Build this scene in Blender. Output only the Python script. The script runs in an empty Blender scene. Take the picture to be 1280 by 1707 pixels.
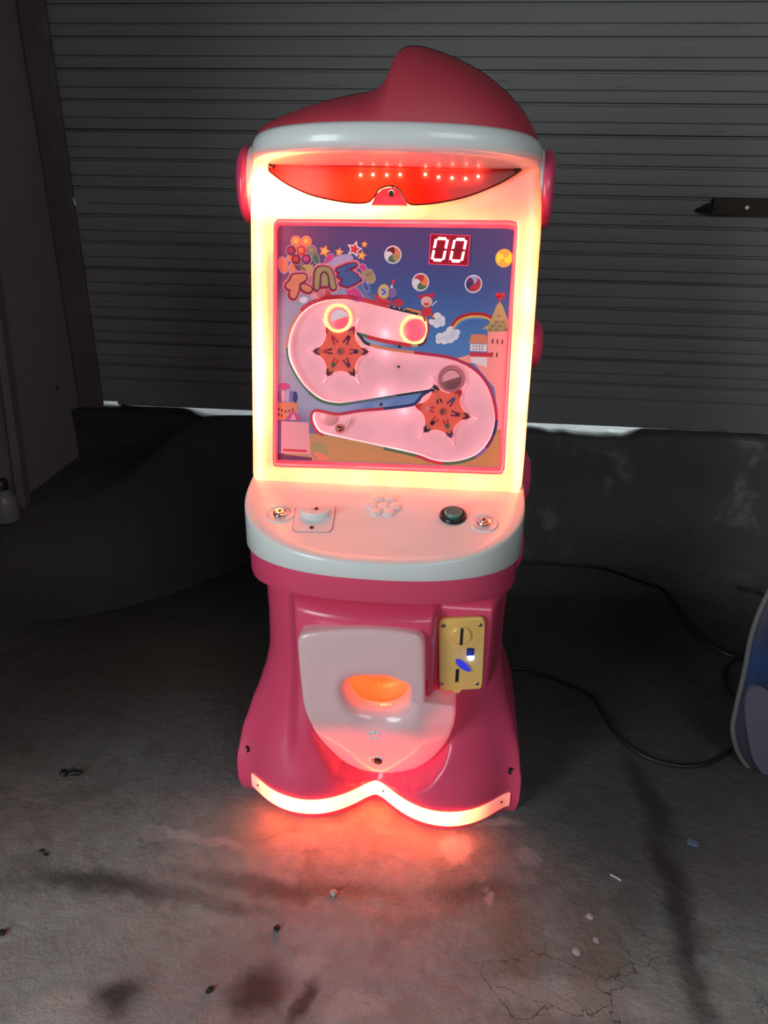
import bpy, bmesh, math, random
from mathutils import Vector, Matrix
from mathutils.geometry import tessellate_polygon
from mathutils import noise as mnoise

S = bpy.context.scene
COL = S.collection
PI = math.pi
random.seed(7)

# ------------------------------------------------------------------ camera
pitch, yaw, roll, HC = math.radians(24.07), math.radians(-5.27), math.radians(1.0), 1.31
fwd = Vector((math.sin(yaw)*math.cos(pitch), math.cos(yaw)*math.cos(pitch), -math.sin(pitch)))
rgt = Vector((math.cos(yaw), -math.sin(yaw), 0))
dwn = fwd.cross(rgt)
r2 = rgt*math.cos(roll) - dwn*math.sin(roll)
d2 = rgt*math.sin(roll) + dwn*math.cos(roll)
cd = bpy.data.cameras.new('camera')
cam = bpy.data.objects.new('camera', cd)
COL.objects.link(cam)
m = Matrix.Identity(4)
for i in range(3):
    m[i][0], m[i][1], m[i][2] = r2[i], -d2[i], -fwd[i]
m[2][3] = HC
cam.matrix_world = m
cd.sensor_fit = 'VERTICAL'; cd.sensor_height = 36; cd.sensor_width = 27
cd.lens = 36*1230/1707
cd.clip_start = 0.02
S.camera = cam

# ------------------------------------------------------------------ world, daylight, exposure
W = bpy.data.worlds.new('world'); S.world = W; W.use_nodes = True
W.node_tree.nodes['Background'].inputs[0].default_value = (0.78, 0.9, 1.0, 1)
W.node_tree.nodes['Background'].inputs[1].default_value = 0.028
S.view_settings.view_transform = 'Standard'
S.view_settings.look = 'None'
S.view_settings.exposure = 0.0
S.view_settings.gamma = 1.0
S.view_settings.use_curve_mapping = False

def area(name, loc, target, sx, sy, power, color):
    l = bpy.data.lights.new(name, 'AREA'); l.shape = 'RECTANGLE'; l.size = sx; l.size_y = sy
    l.energy = power; l.color = color
    o = bpy.data.objects.new(name, l); COL.objects.link(o)
    o.location = loc
    o.rotation_euler = (Vector(target) - Vector(loc)).to_track_quat('-Z', 'Y').to_euler()
    return o
area('doorway_daylight', (-2.3, -1.5, 1.35), (0.0, 1.6, 0.75), 1.1, 1.9, 68, (0.86, 0.96, 1.0))
area('window_daylight', (1.5, -1.7, 2.5), (0.3, 1.9, 1.0), 1.8, 1.2, 31, (0.92, 0.97, 1.0))
area('outdoor_daylight', (0.0, 3.15, 0.95), (0.0, 2.5, 0.5), 5.0, 0.6, 110, (0.82, 0.94, 1.0))

def point(name, loc, power, color, radius=0.006):
    l = bpy.data.lights.new(name, 'POINT'); l.energy = power; l.color = color; l.shadow_soft_size = radius
    o = bpy.data.objects.new(name, l); COL.objects.link(o); o.location = loc
    return o

# ------------------------------------------------------------------ materials
class NT:
    def __init__(s, mat):
        s.t = mat.node_tree; s.n = s.t.nodes; s.l = s.t.links
    def new(s, typ, **k):
        n = s.n.new(typ)
        for a, b in k.items(): setattr(n, a, b)
        return n
    def link(s, a, b): s.l.new(a, b)
    def math(s, op, a, b=None, clamp=False):
        n = s.new('ShaderNodeMath', operation=op, use_clamp=clamp)
        for i, v in enumerate((a, b)):
            if v is None: continue
            if isinstance(v, (int, float)): n.inputs[i].default_value = v
            else: s.link(v, n.inputs[i])
        return n.outputs[0]
    def mix(s, f, a, b):
        n = s.new('ShaderNodeMix', data_type='RGBA')
        for i, v in ((0, f), (6, a), (7, b)):
            if isinstance(v, (int, float)): n.inputs[i].default_value = v
            elif isinstance(v, tuple): n.inputs[i].default_value = (*v, 1) if len(v) == 3 else v
            else: s.link(v, n.inputs[i])
        return n.outputs[2]
    def coords(s): return s.new('ShaderNodeTexCoord').outputs['Object']
    def noise(s, vec, scale, detail=4, rough=0.55, dist=0.0):
        n = s.new('ShaderNodeTexNoise'); s.link(vec, n.inputs['Vector'])
        n.inputs['Scale'].default_value = scale; n.inputs['Detail'].default_value = detail
        n.inputs['Roughness'].default_value = rough; n.inputs['Distortion'].default_value = dist
        return n.outputs[0]
    def ramp(s, f, stops, interp='LINEAR'):
        n = s.new('ShaderNodeValToRGB'); s.link(f, n.inputs[0]); cr = n.color_ramp; cr.interpolation = interp
        while len(cr.elements) < len(stops): cr.elements.new(0.5)
        for e, (p, c) in zip(cr.elements, stops):
            e.position = p
            if isinstance(c, (int, float)): c = (c, c, c)
            e.color = (*c, 1)
        return n.outputs[0]
    def smooth(s, v, a, b, x=0.0, y=1.0):
        n = s.new('ShaderNodeMapRange', interpolation_type='SMOOTHSTEP')
        s.link(v, n.inputs[0])
        for i, q in enumerate((a, b, x, y)): n.inputs[i+1].default_value = q
        return n.outputs[0]
    def blob(s, vec, c, rx, ry, rot=0.0, plane='xy', soft=0.6):
        # 1 inside an ellipse, fading to 0 outside
        mp = s.new('ShaderNodeMapping', vector_type='TEXTURE')
        s.link(vec, mp.inputs['Vector'])
        if plane == 'xy':
            mp.inputs['Location'].default_value = (c[0], c[1], 0); mp.inputs['Rotation'].default_value = (0, 0, rot)
            mp.inputs['Scale'].default_value = (rx, ry, 1e3)
        else:
            mp.inputs['Location'].default_value = (c[0], 0, c[1]); mp.inputs['Rotation'].default_value = (0, -rot, 0)
            mp.inputs['Scale'].default_value = (rx, 1e3, ry)
        ln = s.new('ShaderNodeVectorMath', operation='LENGTH'); s.link(mp.outputs[0], ln.inputs[0])
        return s.smooth(ln.outputs['Value'], 1.0 + soft*0.5, 1.0 - soft, 0.0, 1.0)

def newmat(name):
    m = bpy.data.materials.new(name); m.use_nodes = True
    return m, NT(m), m.node_tree.nodes['Principled BSDF']

def plain(name, col, rough=0.4, metal=0.0, coat=0.0, var=0.06, scale=9.0, bump=0.0, spec=0.5):
    m, t, b = newmat(name)
    b.inputs['Roughness'].default_value = rough; b.inputs['Metallic'].default_value = metal
    b.inputs['Coat Weight'].default_value = coat; b.inputs['Coat Roughness'].default_value = 0.08
    b.inputs['Specular IOR Level'].default_value = spec
    c = t.coords(); n = t.noise(c, scale)
    dark = tuple(v*(1-var) for v in col); light = tuple(min(1, v*(1+var)) for v in col)
    t.link(t.mix(n, dark, light), b.inputs['Base Color'])
    if bump:
        bp = t.new('ShaderNodeBump'); bp.inputs['Strength'].default_value = bump; bp.inputs['Distance'].default_value = 0.004
        t.link(t.noise(c, scale*6, 6), bp.inputs['Height']); t.link(bp.outputs[0], b.inputs['Normal'])
    return m

def glow(name, col, strength, var=0.0, scale=14.0, base=None):
    m, t, b = newmat(name)
    b.inputs['Base Color'].default_value = (*(base or [min(0.8, c) for c in col]), 1)
    b.inputs['Emission Color'].default_value = (*col, 1)
    if var:
        n = t.noise(t.coords(), scale, 2)
        t.link(t.smooth(n, 0.3, 0.7, strength*(1-var), strength*(1+var)), b.inputs['Emission Strength'])
    else:
        b.inputs['Emission Strength'].default_value = strength
    b.inputs['Roughness'].default_value = 0.3
    return m

def clear(name, tint, gloss=0.08, rough=0.03, fres=0.6):
    # thin clear sheet: see-through with a glossy skin
    m = bpy.data.materials.new(name); m.use_nodes = True; t = NT(m); t.n.clear()
    tr = t.new('ShaderNodeBsdfTransparent'); tr.inputs[0].default_value = (*tint, 1)
    gl = t.new('ShaderNodeBsdfGlossy'); gl.inputs['Roughness'].default_value = rough
    mx = t.new('ShaderNodeMixShader'); lw = t.new('ShaderNodeLayerWeight'); lw.inputs[0].default_value = 0.25
    f = t.math('ADD', t.math('MULTIPLY', lw.outputs['Fresnel'], fres), gloss*0.3)
    t.link(f, mx.inputs[0]); t.link(tr.outputs[0], mx.inputs[1]); t.link(gl.outputs[0], mx.inputs[2])
    o = t.new('ShaderNodeOutputMaterial'); t.link(mx.outputs[0], o.inputs[0])
    return m

LED = (1.0, 0.105, 0.026)
PINK = plain('pink_plastic', (0.78, 0.075, 0.17), 0.3, coat=0.35, var=0.05)
CROWNPINK = plain('cap_pink_plastic', (0.50, 0.045, 0.07), 0.55, coat=0.0, var=0.05)
WHITE = plain('white_plastic', (0.78, 0.80, 0.78), 0.3, coat=0.35, var=0.03)
BLACK = plain('black_plastic', (0.012, 0.012, 0.014), 0.35)
DARK = plain('dark_hole', (0.008, 0.006, 0.006), 0.6)
CHROME = plain('chrome', (0.75, 0.73, 0.72), 0.16, metal=1.0)
STEEL = plain('steel', (0.4, 0.38, 0.38), 0.22, metal=1.0)
AMBER = plain('amber_plastic', (0.86, 0.52, 0.15), 0.35, coat=0.2)
GREEN = plain('green_button', (0.03, 0.16, 0.13), 0.3, coat=0.4)
CLEAR = clear('clear_acrylic', (0.95, 0.93, 0.93), 0.02, 0.03, 0.06)
WHEELCLEAR = clear('clear_wheel', (0.97, 0.88, 0.89), 0.3)
EDGEW = None
VISORRED = clear('red_visor', (0.17, 0.012, 0.009), 0.05, 0.2, 0.2)
VISOREDGE = plain('visor_edge', (0.09, 0.008, 0.008), 0.3)

def bezel_material():
    m, t, b = newmat('lit_bezel')
    c = t.coords()
    n = t.noise(c, 7, 2)
    v = t.smooth(n, 0.3, 0.7, 0.65, 1.35)
    a = t.blob(c, (-0.17, 1.29), 0.2, 0.055, 0, 'xz', 0.8)          # strongest lamps: upper left and down both sides
    b1 = t.blob(c, (0.266, 0.95), 0.022, 0.25, 0.03, 'xz', 0.7)
    b2 = t.blob(c, (-0.280, 0.98), 0.019, 0.30, 0, 'xz', 0.7)
    b3 = t.blob(c, (0.0, 0.735), 0.32, 0.03, 0, 'xz', 0.7)
    off = t.blob(c, (0.235, 1.325), 0.07, 0.055, 0, 'xz', 0.8)       # a weak lamp at the upper right corner
    off2 = t.blob(c, (0.16, 1.31), 0.14, 0.075, 0, 'xz', 0.8)
    s = t.math('MULTIPLY', a, 44.0)
    s = t.math('ADD', s, t.math('MULTIPLY', b1, 24.0))
    s = t.math('ADD', s, t.math('MULTIPLY', b2, 17.0))
    s = t.math('ADD', s, t.math('MULTIPLY', b3, 5.0))
    s = t.math('ADD', s, 6.2)
    s = t.math('MULTIPLY', s, v)
    s = t.math('MULTIPLY', s, t.math('SUBTRACT', 1.0, t.math('MULTIPLY', off, 0.7)))
    s = t.math('MULTIPLY', s, t.math('SUBTRACT', 1.0, t.math('MULTIPLY', off2, 0.55)))
    t.link(s, b.inputs['Emission Strength'])
    b.inputs['Emission Color'].default_value = (*LED, 1)
    b.inputs['Base Color'].default_value = (0.42, 0.38, 0.34, 1); b.inputs['Roughness'].default_value = 0.3
    return m
BEZEL = bezel_material()
RIMGLOW = glow('lit_frame_edge', (1.0, 0.085, 0.13), 0.9, 0.35, 10)
RIMGLOW2 = glow('lit_frame_step', (1.0, 0.17, 0.17), 1.1, 0.4, 9)
EDGEW = glow('clear_wheel_edge', (1.0, .66, .7), .75, 0, 10, (.85, .65, .68))
TRACKFLOOR = glow('lit_track_floor', (1.0, 0.30, 0.37), 0.42, 0.18, 11, (.56, .35, .39))
TRACKWALL = glow('lit_track_wall', (1.0, 0.62, 0.6), 0.9, 0.3, 12, (.8, .7, .7))
RINGGLOW = glow('lit_ring', (1.0, 0.52, 0.17), 1.9, 0.2, 40)
RINGCORE = glow('lit_cup_floor', (1.0, 0.09, 0.14), 0.8)
CUPCOLD = plain('unlit_cup', (0.62, 0.2, 0.24), 0.35)
CUPDARK = plain('unlit_cup_inside', (0.32, 0.1, 0.12), 0.4)
SEG = glow('lit_digit', (1.0, 0.42, 0.5), 6.0)
SEGOFF = plain('unlit_digit', (0.25, 0.005, 0.015), 0.4)
DISPLAYBOX = glow('display_face', (0.26, 0.0, 0.012), 0.5)
DISPLAYEDGE = glow('display_edge', (1.0, 0.06, 0.16), 0.7)
LEDDOT = glow('led', (1.0, 0.5, 0.4), 320.0)
BLUELED = glow('blue_led', (0.25, 0.5, 1.0), 4.5)
BLUELENS = glow('blue_lever', (0.03, 0.035, 0.5), 0.6)

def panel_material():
    # white shell; its red light is painted as emission, strongest low down
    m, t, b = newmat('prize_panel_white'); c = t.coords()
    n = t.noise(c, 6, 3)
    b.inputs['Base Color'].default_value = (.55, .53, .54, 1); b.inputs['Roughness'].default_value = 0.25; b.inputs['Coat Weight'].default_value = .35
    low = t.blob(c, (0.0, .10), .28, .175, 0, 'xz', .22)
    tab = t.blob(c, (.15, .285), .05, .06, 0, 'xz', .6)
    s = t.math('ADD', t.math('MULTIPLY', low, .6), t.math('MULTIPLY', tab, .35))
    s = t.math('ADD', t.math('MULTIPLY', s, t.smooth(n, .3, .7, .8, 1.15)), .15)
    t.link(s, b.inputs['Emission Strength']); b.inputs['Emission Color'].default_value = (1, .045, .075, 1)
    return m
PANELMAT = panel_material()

def strip_material():
    m, t, b = newmat('lit_foot_strip')
    c = t.coords()
    sx = t.new('ShaderNodeSeparateXYZ'); t.link(c, sx.inputs[0])
    x = sx.outputs[0]
    l = t.smooth(x, -0.315, -0.2); r = t.smooth(x, 0.29, 0.165)
    v = t.smooth(t.noise(c, 18, 2), 0.3, 0.7, 0.85, 1.15)
    s = t.math('MULTIPLY', t.math('MULTIPLY', l, r), v)
    s = t.math('ADD', t.math('MULTIPLY', t.math('POWER', s, 2.0), 31.0), 0.7)
    t.link(s, b.inputs['Emission Strength'])
    b.inputs['Emission Color'].default_value = (1.0, .095, .022, 1)
    b.inputs['Base Color'].default_value = (0.75, 0.7, 0.7, 1)
    return m
STRIP = strip_material()

# ------------------------------------------------------------------ mesh helpers
class MB:
    def __init__(s): s.v = []; s.f = []; s.fm = []; s.m = []
    def mi(s, mat):
        if mat not in s.m: s.m.append(mat)
        return s.m.index(mat)
    def add(s, vs, fs, mat):
        k = len(s.v); i = s.mi(mat)
        s.v += [tuple(v) for v in vs]
        for f in fs: s.f.append([a+k for a in f]); s.fm.append(i)
        return s
    def loft(s, rings, mat, closed=True, cap0=False, cap1=False):
        n = len(rings[0]); vs = [v for r in rings for v in r]; fs = []
        for j in range(len(rings)-1):
            for i in range(n if closed else n-1):
                a = j*n+i; b = j*n+(i+1) % n
                fs.append([a, b, b+n, a+n])
        if cap0: fs.append(list(range(n))[::-1])
        if cap1: fs.append([(len(rings)-1)*n+i for i in range(n)])
        return s.add(vs, fs, mat)
    def lathe(s, prof, c, ax, mat, n=24, cap=True):
        ax = Vector(ax).normalized(); u = ax.orthogonal().normalized(); w = ax.cross(u); c = Vector(c)
        rings = [[c + ax*h + (u*math.cos(2*PI*i/n) + w*math.sin(2*PI*i/n))*r for i in range(n)] for r, h in prof]
        return s.loft(rings, mat, True, cap and prof[0][0] > 1e-6, cap and prof[-1][0] > 1e-6)
    def tube(s, pts, r, mat, n=8, cap=True, closed=False):
        P = [Vector(p) for p in pts]; rings = []; N = len(P); up = None
        for i, p in enumerate(P):
            d = (P[(i+1) % N] - P[i-1]) if closed else (P[min(i+1, N-1)] - P[max(i-1, 0)])
            d.normalize()
            if up is None: up = d.orthogonal().normalized()
            up = (up - d*up.dot(d)).normalized(); w = d.cross(up)
            rr = r[i] if isinstance(r, (list, tuple)) else r
            rings.append([p + (up*math.cos(2*PI*k/n) + w*math.sin(2*PI*k/n))*rr for k in range(n)])
        if closed: rings.append(rings[0]); cap = False
        return s.loft(rings, mat, True, cap, cap)
    def poly(s, pts, mat, holes=()):
        loops = [[Vector(p) for p in pts]] + [[Vector(p) for p in h] for h in holes]
        flat = [p for l in loops for p in l]
        return s.add(flat, [list(t) for t in tessellate_polygon(loops)], mat)
    def slab(s, pts, vec, mat, side=None):
        # closed outline pushed along vec: front at pts+vec
        vec = Vector(vec); A = [Vector(p) for p in pts]; B = [p+vec for p in A]; n = len(A)
        tri = [list(t) for t in tessellate_polygon([A])]
        s.add(B, tri, mat); s.add(A, [t[::-1] for t in tri], side or mat)
        s.add(A+B, [[i, (i+1) % n, (i+1) % n+n, i+n] for i in range(n)], side or mat)
        return s
    def box(s, c, d, mat, fr=None):
        c = Vector(c); X, Y, Z = fr or (Vector((1, 0, 0)), Vector((0, 1, 0)), Vector((0, 0, 1)))
        vs = [c + X*(a*d[0]/2) + Y*(b*d[1]/2) + Z*(e*d[2]/2) for a in (-1, 1) for b in (-1, 1) for e in (-1, 1)]
        return s.add(vs, [[0, 1, 3, 2], [4, 6, 7, 5], [0, 4, 5, 1], [2, 3, 7, 6], [0, 2, 6, 4], [1, 5, 7, 3]], mat)
    def build(s, name, parent=None, smooth=38, fix=True, loc=None):
        me = bpy.data.meshes.new(name); me.from_pydata(s.v, [], s.f)
        for mt in s.m: me.materials.append(mt)
        me.polygons.foreach_set('material_index', s.fm)
        if fix:
            bm = bmesh.new(); bm.from_mesh(me)
            bmesh.ops.remove_doubles(bm, verts=bm.verts, dist=1e-5)
            bmesh.ops.recalc_face_normals(bm, faces=bm.faces); bm.to_mesh(me); bm.free()
        me.polygons.foreach_set('use_smooth', [True]*len(me.polygons))
        if smooth < 180: me.set_sharp_from_angle(angle=math.radians(smooth))
        o = bpy.data.objects.new(name, me); COL.objects.link(o)
        if parent: o.parent = parent
        if loc: o.location = loc
        return o

def empty(name, loc, rz=0):
    o = bpy.data.objects.new(name, None); COL.objects.link(o); o.location = loc; o.rotation_euler = (0, 0, rz)
    o.empty_display_size = 0.1
    return o
def tag(o, label, cat, group=None):
    o['label'] = label; o['category'] = cat
    if group: o['group'] = group
    return o
def structure(o): o['kind'] = 'structure'; return o
def lerp(a, b, t): return a + (b-a)*t
def sstep(x, a, b):
    t = max(0, min(1, (x-a)/(b-a))); return t*t*(3-2*t)
def table(x, T):
    if x <= T[0][0]: return T[0][1]
    for (a, b), (c, d) in zip(T, T[1:]):
        if x <= c: return lerp(b, d, sstep(x, a, c)*0.35 + 0.65*(x-a)/(c-a))
    return T[-1][1]
def resample(P, n):
    P = [Vector(p) for p in P]; L = [0]
    for a, b in zip(P, P[1:]): L.append(L[-1] + (b-a).length)
    out = []
    for k in range(n):
        d = L[-1]*k/(n-1); i = 0
        while i < len(L)-2 and L[i+1] < d: i += 1
        out.append(P[i].lerp(P[i+1], (d-L[i])/max(1e-9, L[i+1]-L[i])))
    return out
def smoothloop(P, it=1, closed=True):
    # Chaikin corner cutting
    for _ in range(it):
        Q = []; n = len(P)
        for i in range(n if closed else n-1):
            a = Vector(P[i]); b = Vector(P[(i+1) % n]); Q += [a.lerp(b, .25), a.lerp(b, .75)]
        if not closed: Q = [Vector(P[0])] + Q[1:-1] + [Vector(P[-1])]
        P = Q
    return P
def catmull(P, k=6):
    P = [Vector(p) for p in P]; out = []
    for i in range(len(P)-1):
        a = P[max(i-1, 0)]; b = P[i]; c = P[i+1]; d = P[min(i+2, len(P)-1)]
        for j in range(k):
            t = j/k
            out.append(0.5*((2*b) + (c-a)*t + (2*a-5*b+4*c-d)*t*t + (3*b-a-3*c+d)*t**3))
    out.append(P[-1]); return out

# ================================================================== SETTING
def floor_material():
    m, t, b = newmat('stained_concrete')
    c = t.coords()
    # wander the coordinates a little so that stains have ragged outlines
    nz = t.new('ShaderNodeTexNoise'); nz.inputs['Scale'].default_value = 5; nz.inputs['Detail'].default_value = 5
    t.link(c, nz.inputs['Vector'])
    sc = t.new('ShaderNodeVectorMath', operation='SCALE'); sc.inputs['Scale'].default_value = 0.09
    sb = t.new('ShaderNodeVectorMath', operation='SUBTRACT'); sb.inputs[1].default_value = (0.5, 0.5, 0.5)
    t.link(nz.outputs['Color'], sb.inputs[0]); t.link(sb.outputs[0], sc.inputs[0])
    ad = t.new('ShaderNodeVectorMath', operation='ADD'); t.link(c, ad.inputs[0]); t.link(sc.outputs[0], ad.inputs[1])
    n3 = t.new('ShaderNodeTexNoise'); n3.inputs['Scale'].default_value = 34; n3.inputs['Detail'].default_value = 4; t.link(c, n3.inputs['Vector'])
    s3 = t.new('ShaderNodeVectorMath', operation='SCALE'); s3.inputs['Scale'].default_value = 0.035
    b3 = t.new('ShaderNodeVectorMath', operation='SUBTRACT'); b3.inputs[1].default_value = (0.5, 0.5, 0.5)
    t.link(n3.outputs['Color'], b3.inputs[0]); t.link(b3.outputs[0], s3.inputs[0])
    a3 = t.new('ShaderNodeVectorMath', operation='ADD'); t.link(ad.outputs[0], a3.inputs[0]); t.link(s3.outputs[0], a3.inputs[1])
    w = a3.outputs[0]
    big = t.noise(c, 2.3, 5, 0.6, 0.4); fine = t.noise(c, 24, 8, 0.65)
    col = t.ramp(big, [(0.25, (0.165, 0.17, 0.165)), (0.5, (0.275, 0.297, 0.29)), (0.75, (0.42, 0.45, 0.44))])
    col = t.mix(t.smooth(fine, 0.35, 0.75, 0.0, 0.4), col, (0.52, 0.52, 0.5))
    tint = t.ramp(t.noise(c, 1.7, 3, 0.5, 0.8), [(0.3, (0.8, 1.04, 0.95)), (0.5, (1, 1, 1)), (0.68, (1.08, 0.95, 0.99))])
    mm = t.new('ShaderNodeMix', data_type='RGBA', blend_type='MULTIPLY'); mm.inputs[0].default_value = 0.8
    t.link(col, mm.inputs[6]); t.link(tint, mm.inputs[7]); col = mm.outputs[2]
    def stain_shade(cx, cy, rx, ry, rot, color, amount, soft=0.8):
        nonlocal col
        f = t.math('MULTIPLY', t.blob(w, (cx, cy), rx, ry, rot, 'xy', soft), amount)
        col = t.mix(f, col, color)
    md = t.smooth(t.noise(w, 7.5, 6, 0.62, 0.6), 0.5, 0.68, 0, 0.5)      # mottling of trodden dirt
    col = t.mix(md, col, (0.13, 0.126, 0.12))
    dark_mark = (0.018, 0.016, 0.016)  # tone of the oil smudges and the dark bands
    stain_shade(-0.60, 0.82, 0.28, 0.2, 0, (0.33, 0.37, 0.345), 0.5, 0.9)
    stain_shade(-0.22, 0.85, 0.30, 0.1, 0.1, (0.30, 0.26, 0.285), 0.5, 0.9)
    stain_shade(0.6, 1.25, 0.25, 0.3, 0.1, (0.2, 0.225, 0.21), 0.4, 0.9)
    # back part of the shop: dirt, with the daylight's falloff painted into the colour
    stain_shade(-0.6, 2.15, 1.6, 0.85, 0.05, (0.022, 0.017, 0.015), 0.92, 0.75)
    stain_shade(-0.7, 1.6, 0.9, 0.5, 0.05, (0.075, 0.066, 0.058), 0.6, 0.8)
    stain_shade(0.75, 1.85, 1.0, 0.8, 0.1, (0.024, 0.018, 0.016), 0.92, 0.75)
    stain_shade(0.5, 1.3, 0.45, 0.3, 0.1, (0.06, 0.053, 0.05), 0.6, 0.8)
    stain_shade(0.25, 2.38, 0.5, 0.1, 0.0, (0.11, 0.105, 0.1), 0.8)
    stain_shade(-0.75, 1.75, 0.4, 0.25, 0.2, (0.075, 0.058, 0.042), 0.5)
    for (x, y), (rx, ry, ro, am) in zip([(-0.6739,0.9890),(-0.2781,1.0363),(0.1103,1.0632),(-0.5308,0.7816),(-0.2867,0.8296),(-0.2037,0.8206),(0.5154,1.3664),(0.5047,1.1802),(0.5051,1.0407),(0.4946,0.9210),(-0.4493,0.9867)],
            [(0.17, 0.035, 0.02, 0.75), (0.26, 0.028, 0.0, 0.6), (0.12, 0.025, 0.05, 0.55), (0.06, 0.045, 0.5, 0.85), (0.05, 0.05, 0.6, 0.85), (0.018, 0.05, -0.15, 0.8),
             (0.035, 0.16, 0.15, 0.8), (0.032, 0.12, 0.12, 0.8), (0.03, 0.1, 0.05, 0.75), (0.03, 0.1, 0.05, 0.6), (0.2, 0.02, 0.0, 0.4)]):
        stain_shade(x, y, rx, ry, ro, dark_mark, am)
    # pale worn spots and plaster drips
    for (x, y), (rx, ry, ro, am) in zip([(0.0609,1.1607),(-0.2117,0.8881),(-0.5934,1.1343),(-0.1121,0.8119),(0.2757,0.8753),(0.1316,1.0519),(0.1405,1.2432),(-0.6114,0.7471),(0.2203,1.1633),(-0.4972,1.1290)],
            [(0.05, 0.045, 0.2, 0.75), (0.03, 0.03, 0, 0.4), (0.05, 0.02, -0.1, 0.4), (0.06, 0.03, 0.2, 0.5), (0.16, 0.035, -0.05, 0.5), 
             (0.012, 0.016, 0.1, 0.7), (0.06, 0.012, 0.2, 0.5), (0.08, 0.05, 0, 0.5), (0.03, 0.03, 0, 0.35), (0.1, 0.014, -0.15, 0.5)]):
        stain_shade(x, y, rx, ry, ro, (0.55, 0.54, 0.52), am*0.8, 0.45)
    stain_shade(0.17, 0.98, 0.05, 0.09, 0.15, (0.2, 0.12, 0.04), 0.5)
    stain_shade(0.33, 0.95, 0.07, 0.12, -0.1, (0.16, 0.10, 0.06), 0.45)
    # cracks
    vo = t.new('ShaderNodeTexVoronoi', feature='DISTANCE_TO_EDGE'); vo.inputs['Scale'].default_value = 5.5
    t.link(w, vo.inputs['Vector'])
    crack = t.math('MULTIPLY', t.smooth(vo.outputs['Distance'], 0.006, 0.0), t.blob(c, (0.36, 0.86), 0.3, 0.16, 0, 'xy', 0.6))
    col = t.mix(t.math('MULTIPLY', crack, 0.5), col, (0.02, 0.018, 0.016))
    # speckle of grit
    v2 = t.new('ShaderNodeTexVoronoi'); v2.inputs['Scale'].default_value = 46; t.link(c, v2.inputs['Vector'])
    sp = t.math('MULTIPLY', t.smooth(v2.outputs['Distance'], 0.09, 0.04), t.smooth(t.noise(c, 6, 2), 0.55, 0.62))
    col = t.mix(t.math('MULTIPLY', sp, 0.6), col, (0.5, 0.5, 0.48))
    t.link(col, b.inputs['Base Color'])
    t.link(t.smooth(big, 0.3, 0.7, 0.5, 0.8), b.inputs['Roughness'])
    h = t.math('ADD', t.math('MULTIPLY', t.noise(c, 14, 8, 0.7), 1.0), t.math('MULTIPLY', t.noise(c, 70, 5, 0.7), 0.35))
    h = t.math('SUBTRACT', h, t.math('MULTIPLY', crack, 0.8))
    h = t.math('ADD', h, t.math('MULTIPLY', sp, 0.3))
    bp = t.new('ShaderNodeBump'); bp.inputs['Strength'].default_value = 0.7; bp.inputs['Distance'].default_value = 0.012
    t.link(h, bp.inputs['Height']); t.link(bp.outputs[0], b.inputs['Normal'])
    return m
FLOORMAT = floor_material()

def wall_material(name, base, pale, scale, amount, bump=0.6, left_dark=None):
    m, t, b = newmat(name); c = t.coords()
    n1 = t.noise(c, scale, 7, 0.62, 0.6)
    col = t.mix(t.math('MULTIPLY', t.smooth(n1, 0.52, 0.68), amount), base, pale)
    col = t.mix(t.smooth(t.noise(c, scale*0.4, 4, 0.6, 0.5), 0.45, 0.75, 0, 0.55), col, tuple(v*0.5 for v in base))
    if left_dark:      # darker left end of the wall
        sx = t.new('ShaderNodeSeparateXYZ'); t.link(c, sx.inputs[0])
        col = t.mix(t.smooth(sx.outputs[0], left_dark[0], left_dark[1], 0.0, 0.85), col, (0.012, 0.009, 0.009))
    t.link(col, b.inputs['Base Color']); b.inputs['Roughness'].default_value = 0.85
    bp = t.new('ShaderNodeBump'); bp.inputs['Strength'].default_value = bump; bp.inputs['Distance'].default_value = 0.012
    t.link(t.noise(c, scale*4, 8, 0.65), bp.inputs['Height']); t.link(bp.outputs[0], b.inputs['Normal'])
    return m
LOWWALL = wall_material('rough_concrete', (0.10, 0.096, 0.089), (0.33, 0.32, 0.295), 4.5, 0.55, 0.6, (-0.3, -0.85))
BANK = wall_material('dark_concrete', (0.05, 0.046, 0.043), (0.075, 0.07, 0.066), 3, 0.5)
PLASTER = wall_material('dirty_plaster', (0.21, 0.175, 0.168), (0.34, 0.3, 0.29), 1.3, 0.5, 0.35)
JAMBMAT = wall_material('painted_jamb', (0.09, 0.07, 0.067), (0.14, 0.115, 0.11), 5, 0.5, 0.3)

def slat_material():
    m, t, b = newmat('grey_slat_paint')
    g = t.new('ShaderNodeNewGeometry'); mp = t.new('ShaderNodeMapping'); mp.inputs['Scale'].default_value = (0.7, 1, 9)
    t.link(g.outputs['Position'], mp.inputs['Vector'])
    n = t.noise(mp.outputs[0], 2.2, 5, 0.6)
    col = t.mix(n, (0.16, 0.158, 0.15), (0.225, 0.222, 0.212))
    mp2 = t.new('ShaderNodeMapping'); mp2.inputs['Scale'].default_value = (3.0, 1, 30); t.link(g.outputs['Position'], mp2.inputs['Vector'])
    col = t.mix(t.smooth(t.noise(mp2.outputs[0], 2.0, 4, 0.6), 0.66, 0.76, 0, 0.8), col, (0.02, 0.02, 0.019))
    t.link(col, b.inputs['Base Color']); b.inputs['Roughness'].default_value = 0.6
    b.inputs['Specular IOR Level'].default_value = 0.3
    return m
SLAT = slat_material()

# floor
fb = MB()
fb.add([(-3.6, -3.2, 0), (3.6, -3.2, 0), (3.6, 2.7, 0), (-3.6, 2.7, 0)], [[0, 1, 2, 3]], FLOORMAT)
structure(fb.build('floor'))

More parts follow.
